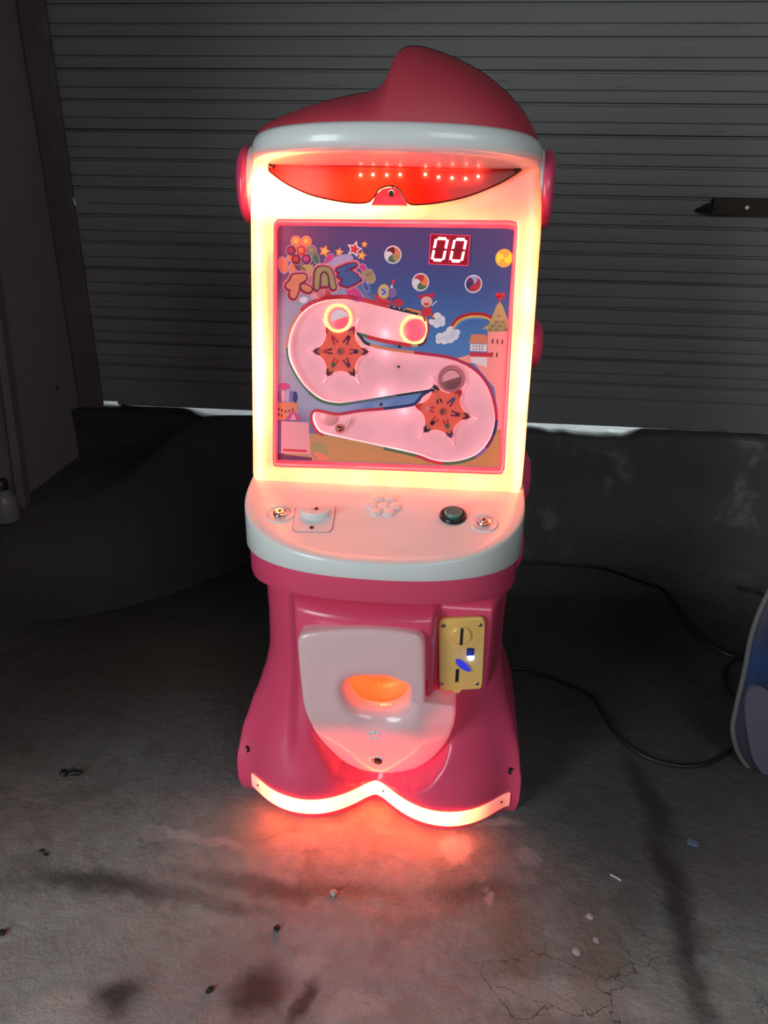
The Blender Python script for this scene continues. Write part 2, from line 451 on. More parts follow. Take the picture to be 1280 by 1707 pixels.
# low concrete wall under the shutter: rough face, chipped top edge
SZ = 0.523
def wall_top(x):
    z = 0.519 + 0.004*mnoise.noise((x*9, 0, 0))
    z -= 0.026*sstep(x, -1.03, -0.90)*(1-sstep(x, -0.33, -0.26))*(0.8+0.3*mnoise.noise((x*12, 8, 0)))
    z -= 0.027*sstep(x, 0.30, 0.42)*(1-sstep(x, 0.60, 0.70))*(0.75+0.4*mnoise.noise((x*14, 3, 0))) + 0.010*sstep(x, 0.0, 0.1)*(1-sstep(x, 0.36, 0.42))
    return z
wb = MB(); rows = []
xs = [-1.75 + 5.25*i/300 for i in range(301)]
def wy(x, z): return 2.55 + 0.014*mnoise.fractal((x*3, z*5, 1.0), 1.0, 2.0, 4)
for q in range(13):
    f = q/12
    rows.append([(x, wy(x, f*0.5), -0.01 + f*(wall_top(x)-0.004+0.01)) for x in xs])
rows.append([(x, wy(x, .5)+0.012+0.008*mnoise.noise((x*20, 2, 2)), wall_top(x)) for x in xs])
rows.append([(x, 2.60, wall_top(x)-0.002) for x in xs])
rows.append([(x, 2.9, 0.505) for x in xs])
rows.append([(x, 3.4, 0.5) for x in xs])
wb.loft(rows, LOWWALL, closed=False)
structure(wb.build('wall_back', smooth=60))

# roller shutter
shutter = empty('door_1', (0, 2.62, SZ)); structure(shutter)
PITCHZ = 0.0865
prof = [(0.030, 0.004), (0.012, 0.0), (0.012, -0.0055), (0.0, -0.0085), (-0.002, -0.03), (-0.0005, -0.0505), (0.0042, -0.0528), (0.001, -0.055), (0.0, -0.07), (0.0015, -0.0845), (0.010, -0.0865), (0.030, -0.0865)]
def slat_bm(x0, x1, lo=-1.0, hi=1.0):
    P = [(y, min(hi, max(lo, zz))) for y, zz in prof]
    return [[(x0, y, zz) for y, zz in P], [(x1, y, zz) for y, zz in P]]
me = None
for n in range(-8, 15):
    z = 1.887 - PITCHZ*n - SZ
    if n == 7:       # this slat has a nibbled left end that lets a speck of daylight in
        mb = MB(); mb.loft(slat_bm(-1.279, 3.5), SLAT, closed=False)
        mb.loft(slat_bm(-1.345, -1.279, lo=-.046), SLAT, closed=False); mb.loft(slat_bm(-1.345, -1.279, hi=-.062), SLAT, closed=False)
        o = mb.build('slat', shutter, smooth=30)
    elif me is None:
        mb = MB(); mb.loft(slat_bm(-1.345, 3.5), SLAT, closed=False)
        o = mb.build('slat', shutter, smooth=30); me = o.data
    else:
        o = bpy.data.objects.new('slat', me); COL.objects.link(o); o.parent = shutter
    o.location = (random.uniform(-0.004, 0.004) if n != 7 else 0, random.uniform(-0.0025, 0.0025), z)
mb = MB(); z0 = 1.887-PITCHZ*15-SZ
bp = [(0.03, z0+0.088), (0.012, z0+0.0865), (0.0, z0+0.078), (0.0, z0+0.04), (0.006, z0+0.036), (-0.004, z0+0.03), (-0.004, z0-0.064), (0.0, z0-0.068), (0.03, z0-0.068)]
mb.loft([[(-1.264, y, zz) for y, zz in bp], [(3.5, y, zz) for y, zz in bp]], SLAT, closed=False)
mb.loft([[(-1.345, y, max(zz, z0-.055)) for y, zz in bp], [(-1.264, y, max(zz, z0-.055)) for y, zz in bp]], SLAT, closed=False)
mb.build('bottom_rail', shutter, smooth=30)
# rusty latch bar on the shutter
RUST = plain('rusted_steel', (0.04, 0.022, 0.016), 0.7, metal=0.2, var=0.5, scale=30, bump=0.4)
mb = MB(); mb.box((0.95, -0.016, 1.258-SZ), (0.34, 0.022, 0.046), RUST)
latch = mb.build('latch_bar', shutter)
mb = MB(); mb.lathe([(0.006, 0), (0.006, 0.004), (0.004, 0.006), (0, 0.0062)], (0.882, -0.027, 1.256-SZ), (0, -1, 0), plain('glint_white', (0.9, 0.9, 0.9), 0.5), 12)  # pale disc painted for daylight showing through a hole in the bar
mb.build('hole_glint', latch)
mb = MB(); mb.tube([(0.785, -0.012, 1.25-SZ), (0.765, -0.018, 1.252-SZ), (0.75, -0.014, 1.247-SZ), (0.735, -0.008, 1.246-SZ)], [0.017, 0.015, 0.01, 0.004], BLACK, 8)
mb.build('latch_end', latch)

# guide rail at the left end of the shutter, left wall
mb = MB()
pr = [(-1.405, 2.592), (-1.398, 2.585), (-1.318, 2.582), (-1.312, 2.588), (-1.312, 2.60), (-1.36, 2.604), (-1.36, 2.7), (-1.405, 2.7)]
mb.loft([[(x + 0.004*mnoise.noise((0, 0, k*0.9)), y, 0.50 + 2.0*k/20) for x, y in pr] for k in range(21)], JAMBMAT, cap0=True, cap1=True)
structure(mb.build('trim_1', smooth=30))
mb = MB(); N = 26
rows = []
for k in range(N):
    y = 2.75 - 2.5*k/(N-1)
    rows.append([(-1.41 + 0.010*mnoise.noise((y*2.2, z*1.3, 4)), y, z) for z in [0.0, 0.1, 0.25, 0.4, 0.55, 0.8, 1.1, 1.4, 1.7, 2.0, 2.5]])
mb.loft(rows, PLASTER, closed=False)
wl = structure(mb.build('wall_left', smooth=60))
for (y, z, r) in ((2.50, 1.283, 0.0085), (2.535, 1.545, 0.005), (2.47, 0.62, 0.006)):
    mb = MB(); mb.lathe([(r, -0.012), (r, 0.0025), (r*0.7, 0.0005)], (-1.412, y, z), (1, 0, 0), DARK, 12)
    mb.build('hole', wl)
# raised concrete ledge along the left wall, its edge sloping into the low wall
mb = MB()
ridge = [(-0.70, 2.55, 0.515), (-0.92, 2.545, 0.50), (-0.985, 2.53, 0.465), (-1.05, 2.43, 0.40), (-1.12, 2.31, 0.35), (-1.19, 2.205, 0.33), (-1.29, 2.12, 0.33), (-1.42, 2.03, 0.33)]
foot = [(-0.50, 2.54, 0.0), (-0.60, 2.50, 0.0), (-0.70, 2.42, 0.0), (-0.80, 2.28, 0), (-0.92, 2.14, 0), (-1.05, 2.02, 0), (-1.2, 1.94, 0), (-1.42, 1.88, 0)]
back = [(-0.72, 2.60, 0.51), (-0.95, 2.60, 0.495), (-1.05, 2.60, 0.45), (-1.12, 2.60, 0.39), (-1.19, 2.60, 0.345), (-1.24, 2.60, 0.33), (-1.33, 2.60, 0.33), (-1.42, 2.60, 0.33)]
def dens(P): return catmull(P, 8)
R_, F_, B_ = dens(ridge), dens(foot), dens(back)
rows = [B_, [a.lerp(b, .5)+Vector((0, 0, 0.003*mnoise.noise(a*9))) for a, b in zip(B_, R_)], R_]
for f in (0.04, 0.12, 0.25, 0.4, 0.55, 0.7, 0.85, 1):
    rows.append([a.lerp(b, f) + Vector((0.05*math.sin(PI*f), -0.05*math.sin(PI*f), 0.05*math.sin(PI*f) + 0.008*mnoise.noise(a*8+Vector((0, 0, f*2))))) for a, b in zip(R_, F_)])
mb.loft(rows, BANK, closed=False)
structure(mb.build('trim_2', smooth=60))

# ================================================================== THE MACHINE
RC = math.radians(11); sR, cR = math.sin(RC), math.cos(RC)
mach = empty('prize_machine', (-0.125, 1.444, 0))
tag(mach, 'pink and white kiddie pinball prize machine with a glowing red and yellow screen frame', 'arcade machine')
def PV(p, w=0.0): return Vector((p[0], p[1]*sR - w*cR, 0.72 + p[1]*cR + w*sR))
NW = Vector((0, -cR, sR))      # out of the reclined screen
UV = (Vector((1, 0, 0)), Vector((0, sR, cR)), NW)

# ---- lower body
WT = [(0, .319), (.03, .324), (.09, .325), (.15, .318), (.2, .303), (.25, .285), (.29, .274), (.33, .268), (.42, .266), (.52, .268), (.6, .272)]
# outline of the white prize panel and the surface it lies on: upright above, tucked under below its crease
po = [(-0.1555,0.4830),(-0.1527,0.4945),(-0.1441,0.5029),(-0.1117,0.5117),(-0.0643,0.5196),(-0.0057,0.5257),(0.0409,0.5253),(0.0782,0.5201),(0.0911,0.5143),(0.0974,0.5011),(0.0997,0.4566),(0.1020,0.3993),(0.1032,0.3520),(0.1062,0.3372),(0.1149,0.3313),(0.1367,0.3341),(0.1547,0.3366),(0.1633,0.3344),(0.1675,0.3235),(0.1676,0.3005),(0.1644,0.2688),(0.1542,0.2193),(0.1342,0.1710),(0.1090,0.1355),(0.0721,0.1050),(0.0314,0.0884),(-0.0028,0.0839),(-0.0407,0.0939),(-0.0731,0.1210),(-0.0993,0.1690),(-0.1212,0.2204),(-0.1357,0.2735),(-0.1472,0.3160),(-0.1516,0.3762),(-0.1544,0.4419)]
po = [(p[0], p[1] - .009*sstep(p[1], .40, .50)) for p in po]
def psurf(p): return -.222 + .02*sstep(p.x, .08, .17) + .38*(max(0, .27-p.y) if p.y < .25 else .5*.02*sstep(.29-p.y, 0, .04)*2)
PSEG = [(Vector(a), Vector(b)) for a, b in zip(po, po[1:]+po[:1])]
def outside(x, z):
    # distance outside the panel outline, 0 inside
    p = Vector((x, z)); d = 9; ins = False
    for a, b in PSEG:
        e = b-a; t = max(0, min(1, (p-a).dot(e)/e.dot(e))); d = min(d, (p-a-e*t).length)
        if (a.y > z) != (b.y > z) and x < a.x + (z-a.y)*(b.x-a.x)/(b.y-a.y): ins = not ins
    return 0 if ins else d
HCX, HCZ = [(0.0068,0.3639)][0]
def body_y(x, z):
    Wd = table(z, WT); s = max(-1, min(1, x/Wd))
    a = -0.03 - 0.207*math.sqrt(max(0, 1-((abs(s-0.0)-.47)/.53)**2))
    a = -(math.log(math.exp(-a*60) + math.exp(0.160*60))/60)     # smooth union of the two lobes with the middle
    if z < .03: a *= lerp(.955, 1, z/.03)
    e = -0.01 - 0.152*max(0, 1-abs(s)**2.3)**.5
    b = sstep(z, .05, .36)
    y = lerp(a, e, b)
    # raised bib round the white panel
    g = sstep(x, -.195, -.165)*(1-sstep(x, .108, .138))*sstep(z, .12, .30)*(1-sstep(z, .525, .56))
    y -= .058*g
    # flat boss for the coin acceptor
    h = sstep(x, .115, .130)*(1-sstep(x, .225, .262))*sstep(z, .315, .345)*(1-sstep(z, .53, .56))
    y = lerp(y, -.168 + .10*(x-.17), h*0.95)
    if z < .40 and abs(x) < .2:
        d = outside(x, z)
        if d < .02: y = lerp(max(y, psurf(Vector((x, z))) + .002), y, sstep(d, 0, .02))
    # deep pocket behind the prize opening
    q = math.hypot((x-HCX)/.068, (z-HCZ)/.046)
    return y + .14*(1-sstep(q, 1.25, 1.5))
mb = MB(); rings = []
zs = [0, .008, .02, .035] + [.05 + .55*i/62 for i in range(63)]
NB = 150
for z in zs:
    Wd = table(z, WT); r = []
    for i in range(NB+1):
        x = -Wd*math.cos(PI*i/NB)*1.0
        q = i/NB
        xl = -Wd + 2*Wd*q; x = lerp(xl, x, 0.6)
        r.append((x, body_y(x, z), z))
    yb = .24
    r += [(Wd, .06, z), (Wd, .15, z), (Wd*.93, yb-.02, z), (Wd*.8, yb, z), (0, yb+.01, z), (-Wd*.8, yb, z), (-Wd*.93, yb-.02, z), (-Wd, .15, z), (-Wd, .06, z)]
    rings.append(r)
mb.loft(rings, PINK, True, True, True)
mb.build('lower_body', mach, smooth=50)

# ---- glowing foot strip
mb = MB(); rings = []
def foot_y(x): return body_y(x, .035)
for i in range(91):
    x = -.286 + .588*i/90
    y0 = foot_y(x); d = .004
    dx = .004; sl = (foot_y(x+dx)-foot_y(x-dx))/(2*dx); nx, ny = sl, -1.0
    ln = math.hypot(nx, ny); nx /= ln; ny /= ln
    zt, zb = .063, .024
    rings.append([(x+nx*o, y0+ny*o, z) for o, z in ((-.004, zb), (d*.7, zb+.001), (d, zb+.005), (d, zt-.005), (d*.7, zt-.001), (-.004, zt))])
mb.loft(rings, STRIP, True, True, True)
strip = mb.build('light_strip', mach)
for x in (-.268, .018, .283):
    mb = MB(); mb.lathe([(.0035, 0), (.0035, .002), (.0015, .003), (0, .003)], (x, foot_y(x)-.004, .048), (0.0, -1, 0), STEEL, 10)
    mb.build('screw', strip)
for x in (-.300, .300):
    z = .115; y = body_y(x, z)
    mb = MB(); mb.lathe([(.0075, -.004), (.0075, .003), (.005, .001), (0, .001)], (x, y, z), (math.copysign(.75, x), -.65, 0), DARK, 14)
    mb.build('bolt_hole', mach)

# ---- apron under the deck
def dring(W, F, z0, z1=None, n=64, y0=-.01, p=2.35, back=.10):
    # plan outline of the round-fronted deck; z0 at the front, z1 at the back
    r = []
    for i in range(n+1):
        a = PI*i/n; cx, sx = math.cos(a), math.sin(a)
        x = -W*math.copysign(abs(cx)**(2/p), cx); y = y0 - (F+y0)*abs(sx)**(2/p)
        r.append((x, y))
    r += [(W, back*.5), (W, back), (-W, back), (-W, back*.5)]
    out = []
    for x, y in r:
        z = z0 if z1 is None else lerp(z1, z0, min(1, max(0, (y0-y)/(F+y0))))
        out.append((x-.006, y, z))
    return out
mb = MB()
mb.loft([dring(.25, .13, .575, .53), dring(.279, .216, .569, .522), dring(.284, .225, .571, .526), dring(.287, .229, .582, .54), dring(.287, .231, .630, .606)], PINK, True, True, True)
mb.build('apron', mach, smooth=45)
# ---- white control deck (top slopes up to the screen)
DKZ = lambda y: .72 + .24*y
mb = MB()
def dtop(W, F, dz):
    return [(x, y, DKZ(y) + dz) for x, y, z in dring(W, F, 0, back=.035)]
def dside(W, F, z0, z1): return dring(W, F, z0, z1, back=.035)
mb.loft([dside(.285, .229, .628, .606), dside(.291, .236, .627, .604), dside(.2925, .238, .630, .607), dtop(.2925, .238, -.009), dtop(.292, .2375, -.004), dtop(.2905, .236, -.0012), dtop(.287, .2325, 0), dtop(.27, .216, .0005)], WHITE, True, True, True)
deck = mb.build('control_deck', mach, smooth=45)
ND = Vector((0, -.24, 1)).normalized(); DU = (Vector((1, 0, 0)), Vector((0, 1, .24)).normalized(), ND)
def D3(p, h=0): return Vector((p[0], p[1], DKZ(p[1]))) + ND*h
PXD = .00135
# speaker grille: seven low domes
sp = MB(); sp.lathe([(.046, -.002), (.046, .0006), (.044, .0009), (0, .001)], D3([(-0.0034,-0.0674)][0]), ND, WHITE, 6)
spk = sp.build('speaker_plate', deck)
spk.name = 'speaker_plate'
for p in [(-0.0164,-0.0444),(0.0089,-0.0438),(-0.0269,-0.0675),(-0.0027,-0.0683),(0.0212,-0.0672),(-0.0156,-0.0877),(0.0101,-0.0870)]:
    mb = MB(); mb.lathe([(.0135, -.002), (.0135, .001), (.0125, .0045), (.009, .0062), (0, .0068)], D3(p), ND, WHITE, 20)
    mb.build('speaker_dome', deck)
# push button
bp = [(0.1391,-0.0861)][0]
mb = MB(); mb.lathe([(.0275, -.002), (.0275, .004), (.025, .0075), (.021, .0075), (.0205, .003), (0, .003)], D3(bp), ND, BLACK, 36)
btn = mb.build('push_button', mach)
mb = MB(); mb.lathe([(.0185, .0), (.0185, .011), (.0165, .0145), (.0, .0165)], D3(bp), ND, GREEN, 32)
mb.build('button_cap', btn)
mb = MB(); mb.lathe([(.0165, 0), (.0175, .0015), (.0165, .003)], D3(bp, .0115), ND, plain('button_band', (.25, .42, .30), .3), 32, cap=False)
mb.build('button_band', btn)
# key locks
for p in [(-0.2085,-0.1109),(0.2000,-0.1035)]:
    mb = MB(); mb.lathe([(.029, -.002), (.029, .0015), (.027, .0035), (.0245, .003), (.0205, -.001), (.019, -.0012), (0, -.0012)], D3(p), ND, WHITE, 32)
    kl = mb.build('key_lock', mach)
    mb = MB(); mb.lathe([(.0145, -.002), (.0145, .005), (.013, .0075), (.010, .0080), (.0093, .006), (0, .006)], D3(p), ND, CHROME, 28); mb.build('lock_collar', kl)
    mb = MB(); mb.lathe([(.0085, .004), (.0085, .0095), (.0078, .0105), (.004, .0105), (.0035, .006), (0, .006)], D3(p), ND, CHROME, 24); mb.build('lock_barrel', kl)
    mb = MB(); mb.box(D3(p, .0106), (.0022, .007, .0012), DARK, DU); mb.build('keyway', kl)
# turn handle plate
Q = smoothloop([D3(p, -.001) for p in [(-0.1821,-0.0801),(-0.1007,-0.0720),(-0.0963,-0.1564),(-0.1728,-0.1613)]], 0)
def rounded(P, k=.16):
    out = []; n = len(P)
    for i in range(n):
        a, b, c = Vector(P[i-1]), Vector(P[i]), Vector(P[(i+1) % n])
        for j in range(6):
            t = j/5; p0 = b.lerp(a, k); p1 = b.lerp(c, k)
            out.append(p0.lerp(b, t).lerp(b.lerp(p1, t), t))
    return out
R4 = rounded(Q); cen = sum(R4, Vector())/len(R4)
mb = MB(); mb.slab([cen + (p-cen)*1.035 for p in R4], ND*.0016, plain('plate_seam', (.25, .12, .12), .5))
mb.slab([p for p in R4], ND*.0036, WHITE)
hp = mb.build('handle_plate', mach)
A, B = [D3(p) for p in [(-0.1688,-0.1094),(-0.1038,-0.1065)]]
mid = (A+B)/2; hw = (B-A).length/2; X = (B-A).normalized(); Yd = ND.cross(X)
mb = MB(); rr = []
for h, k in ((0, .9), (.010, 1.0), (.0165, 1.0), (.0175, .97)):
    r = [mid + ND*(h+.002) + X*(hw*k*math.cos(PI+PI*i/24)) + Yd*(hw*.62*k*math.sin(PI+PI*i/24)) for i in range(25)]
    r += [mid + ND*(h+.002) + X*(hw*k*math.cos(PI*i/24)*.96) + Yd*(-hw*.22*(1-(math.cos(PI*i/24))**2)) for i in range(1, 24)]
    rr.append(r)
mb.loft(rr, WHITE, True, True, True); mb.build('turn_handle', hp)
for p in [(-0.1379,-0.0891),(-0.1370,-0.1488)]:
    mb = MB(); mb.lathe([(.004, .002), (.004, .0044), (.002, .0052), (0, .0052)], D3(p), ND, BLACK, 12); mb.build('screw', hp)

# ---- cabinet behind the screen
outerL = [(-0.2894,0.6707),(-0.2907,0.6426),(-0.2958,0.6011),(-0.2973,0.5569),(-0.2970,0.4320),(-0.2966,0.3023),(-0.2960,0.2047),(-0.2955,0.0786),(-0.2953,0.0059),(-0.2908,-0.0037)]
outerB = [(-0.2908,-0.0037),(-0.2816,-0.0046),(-0.0091,-0.0006),(0.2679,0.0015),(0.2753,0.0023)]
outerR = [(0.2753,0.0023),(0.2795,0.0115),(0.2804,0.0810),(0.2797,0.1673),(0.2799,0.2868),(0.2793,0.3679),(0.2784,0.4804),(0.2782,0.5243),(0.2758,0.5675),(0.2689,0.6101),(0.2615,0.6469),(0.2575,0.6678)]
outerT = [(0.2575,0.6678),(-0.2894,0.6707)]
innerL = [(-0.2416,0.5312),(-0.2471,0.5288),(-0.2489,0.5232),(-0.2501,0.3039),(-0.2507,0.0395),(-0.2487,0.0324)]
innerB = [(-0.2487,0.0324),(-0.2422,0.0308),(-0.0103,0.0348),(0.2305,0.0382),(0.2366,0.0398)]
innerR = [(0.2366,0.0398),(0.2411,0.0463),(0.2364,0.2970),(0.2320,0.5298),(0.2293,0.5352)]
innerT = [(0.2293,0.5352),(0.2234,0.5378),(-0.2416,0.5312)]
def quad_ring(sides, n=(40, 34, 40, 34)):
    out = []
    for P, k in zip(sides, n): out += [Vector((p.x, p.y)) for p in resample(P, k)[:-1]]
    return out
OUT = quad_ring((outerL, outerB, outerR, outerT)); INN = quad_ring((innerL, innerB, innerR, innerT))
OC = sum(OUT, Vector((0, 0)))/len(OUT)
def ring(R, w, k=1.0, off=0.0): return [PV(OC + (p-OC)*k, w) for p in R]
mb = MB()
mb.loft([ring(OUT, -.054, .985), ring(OUT, -.055, 1.012), ring(OUT, -.06, 1.016), ring(OUT, -.2, 1.02), ring(OUT, -.25, 1.0), ring(OUT, -.27, .95)], PINK, True, True, True)
mb.build('cabinet', mach, smooth=40)
# ---- lit bezel
mb = MB()
blend = lambda t, w: [PV(a.lerp(b, t), w) for a, b in zip(OUT, INN)]
mb.loft([ring(OUT, -.052, .99), ring(OUT, -.05), blend(0, -.014)], RIMGLOW)
mb.loft([blend(0, -.014), blend(.05, -.005), blend(.16, -.001), blend(.5, .001), blend(.9, .0005), blend(1.0, -.002), [PV(p, -.010) for p in INN]], BEZEL)
bez = mb.build('light_bezel', mach, smooth=50)
# ---- stepped inner frame
shL = [(-0.2414,0.5213),(-0.2464,0.5167),(-0.2460,0.3042),(-0.2449,0.0423)]; shB = [(-0.2449,0.0423),(-0.0131,0.0460),(0.2312,0.0492)]
shR = [(0.2312,0.0492),(0.2281,0.3203),(0.2270,0.5223)]; shT = [(0.2270,0.5223),(0.2227,0.5255),(-0.2414,0.5213)]
SH = quad_ring((shL, shB, shR, shT))
mb = MB()
mix = lambda t, w: [PV(a.lerp(b, t), w) for a, b in zip(INN, SH)]
mb.loft([mix(0, -.006), mix(.25, -.009)], RIMGLOW); mb.loft([mix(.25, -.009), mix(.45, -.010), mix(.55, -.014)], RIMGLOW2); mb.loft([mix(.55, -.014), mix(.9, -.018), mix(1.03, -.028)], RIMGLOW)
mb.build('inner_frame', mach)

# ---- playfield sheet with the S-shaped opening
WP = -.025
def sky_material():
    m, t, b = newmat('printed_sky')
    c = t.coords(); sx = t.new('ShaderNodeSeparateXYZ'); t.link(c, sx.inputs[0])
    col = t.ramp(t.smooth(sx.outputs[2], .73, 1.25), [(0.0, (.20, .22, .42)), (.35, (.12, .26, .58)), (.62, (.07, .19, .48)), (.85, (.06, .09, .30)), (1, (.09, .055, .2))])
    lf = t.smooth(sx.outputs[0], -.10, -.24)
    col = t.mix(t.math('MULTIPLY', lf, .75), col, (.25, .07, .17))
    halo = t.blob(c, (-.15, .99), .135, .15, 0, 'xz', .25)
    col = t.mix(t.math('MULTIPLY', halo, .55), col, (.58, .55, .7))
    cl = t.smooth(t.noise(c, 9, 3), .55, .7, 0, .35)
    col = t.mix(t.math('MULTIPLY', cl, t.smooth(sx.outputs[2], 1.12, 1.0)), col, (.6, .62, .72))
    t.link(col, b.inputs['Base Color']); b.inputs['Roughness'].default_value = 0.35
    t.link(col, b.inputs['Emission Color']); b.inputs['Emission Strength'].default_value = 0.16   # backlit sheet
    return m
SKY = sky_material()
def ink(name, col, e=0.2):
    m = plain('ink_'+name, col, 0.4, var=0.04); b = m.node_tree.nodes['Principled BSDF']
    b.inputs['Emission Color'].default_value = (*col, 1); b.inputs['Emission Strength'].default_value = e
    return m
I = {k: ink(k, c) for k, c in dict(
    red=(.62, .03, .05), orange=(.85, .22, .08), yellow=(.85, .52, .12), tan=(.55, .36, .15), olive=(.38, .28, .12), green=(.08, .16, .08), dark=(.035, .025, .035), blue=(.06, .10, .32),
    navy=(.03, .03, .13), skyblue=(.18, .32, .62), purple=(.22, .13, .38), pink=(.82, .33, .38), pale=(.8, .68, .72), white=(.78, .74, .8), crimson=(.5, .02, .07), sand=(.50, .30, .14), brick=(.72, .22, .12),
    wallpink=(.85, .36, .34), slate=(.12, .14, .2), maroon=(.16, .01, .03), magenta=(.6, .05, .22), lilac=(.42, .36, .6), skin=(.85, .42, .36), plum=(.16, .02, .10), grey=(.22, .2, .2), starfan=(.72, .14, .07)).items()}
I['starfan'] = ink('starfan', (.74, .13, .09), .5); I['wallpink'] = ink('wallpink', (.85, .27, .25), .35); I['sand'] = ink('sand', (.50, .25, .10), .25)
HOLE_PX = [(-0.1422,0.3796),(-0.1087,0.3824),(-0.0714,0.3782),(-0.0119,0.3658),(0.0450,0.3545),(0.0575,0.3502),(0.0646,0.3409),(0.0661,0.3243),(0.0624,0.3099),(0.0573,0.3013),(0.0476,0.2980),(0.0352,0.2981),(-0.0221,0.3058),(-0.0572,0.3130),(-0.0791,0.3171),(-0.0719,0.3053),(-0.0642,0.2959),(-0.0515,0.2903),(-0.0213,0.2841),(0.0411,0.2778),(0.1031,0.2722),(0.1380,0.2632),(0.1711,0.2451),(0.1963,0.2156),(0.2097,0.1805),(0.2155,0.1497),(0.2114,0.1194),(0.1982,0.0923),(0.1769,0.0721),(0.1473,0.0604),(0.1145,0.0562),(0.0863,0.0600),(0.0566,0.0695),(-0.0143,0.0821),(-0.0920,0.0952),(-0.1439,0.1043),(-0.1583,0.1126),(-0.1663,0.1264),(-0.1690,0.1377),(-0.1666,0.1474),(-0.1576,0.1503),(-0.1382,0.1467),(-0.1111,0.1447),(-0.0678,0.1536),(-0.0170,0.1602),(0.0407,0.1702),(0.0554,0.1801),(0.0648,0.1930),(0.0866,0.2081),(0.0568,0.2032),(0.0070,0.1937),(-0.0900,0.1740),(-0.1194,0.1709),(-0.1502,0.1765),(-0.1762,0.1931),(-0.1930,0.2099),(-0.2086,0.2330),(-0.2197,0.2561),(-0.2230,0.2806),(-0.2193,0.3075),(-0.2093,0.3321),(-0.1931,0.3542),(-0.1707,0.3704)]
H2 = [Vector(p) for p in HOLE_PX]
H2 = catmull(H2 + [H2[0]], 3)[:-1]
mb = MB(); mb.poly([PV(p, WP) for p in SH], SKY, [[PV(p, WP) for p in H2]])
play = mb.build('playfield', mach, fix=False)
for p in play.data.polygons:
    pass
# track recess
mb = MB(); nH = len(H2)
mb.loft([[PV(p, WP) for p in H2], [PV(p, WP-.004) for p in H2], [PV(p, WP-.022) for p in H2]], TRACKWALL)
mb.build('track_wall', mach)
mb = MB(); mb.poly([PV(p, WP-.022) for p in H2], TRACKFLOOR)
track = mb.build('track_floor', mach, fix=False)
hub2 = [(0.0086,0.2499)][0]
mb = MB(); mb.lathe([(.0085, 0), (.0085, .0006), (.0070, .0006), (.0070, 0)], PV(hub2, WP-.022), NW, I['pink'], 20, cap=False); mb.lathe([(.003, 0), (.003, .0012), (0, .0014)], PV(hub2, WP-.022), NW, STEEL, 10)
mb.build('track_screw', track)
# coloured edging along the opening
nseg = len(H2)
def edge_band(i0, i1, colr, wd=.0062):
    mb = MB(); L1 = []; L2 = []
    for i in range(i0, i1+1):
        a = H2[(i-1) % nseg]; p = H2[i % nseg]; b = H2[(i+1) % nseg]
        d = (b-a).normalized(); nrm = Vector((-d.y, d.x))
        L1.append(PV(p - nrm*.0002, WP+.0006)); L2.append(PV(p + nrm*wd, WP+.0006))
    n = len(L1)
    mb.add(L1+L2, [[i, i+1, i+1+n, i+n] for i in range(n-1)], colr)
    return mb.build('track_edging', play, fix=False)
area2 = sum(a.x*b.y - b.x*a.y for a, b in zip(H2, H2[1:]+H2[:1]))
SGN = 1 if area2 < 0 else -1
def seg(k0, k1, c, wd=.0062): edge_band(k0*3, k1*3, I[c], wd)
seg(61, 64, 'red', .008); seg(0, 3, 'red', .009); seg(3, 4, 'dark'); seg(4, 6, 'brick', .004); seg(6, 8, 'crimson', .004); seg(8, 10, 'maroon', .005)
seg(10, 11, 'tan', .006); seg(11, 13, 'red', .008); seg(13, 14, 'green', .006); seg(14, 17, 'dark', .006); seg(17, 19, 'brick', .006); seg(19, 25, 'crimson', .006)
seg(25, 26, 'navy'); seg(26, 27, 'plum'); seg(27, 28, 'purple'); seg(28, 30, 'green'); seg(30, 31, 'red'); seg(31, 32, 'crimson'); seg(32, 33, 'green'); seg(33, 34, 'tan', .002)
seg(35, 38, 'red'); seg(38, 42, 'red'); seg(42, 44, 'crimson'); seg(44, 48, 'navy', .006); seg(48, 50, 'dark', .005); seg(50, 51, 'slate', .006); seg(51, 54, 'green', .006); seg(54, 58, 'green', .004); seg(58, 61, 'brick', .005)

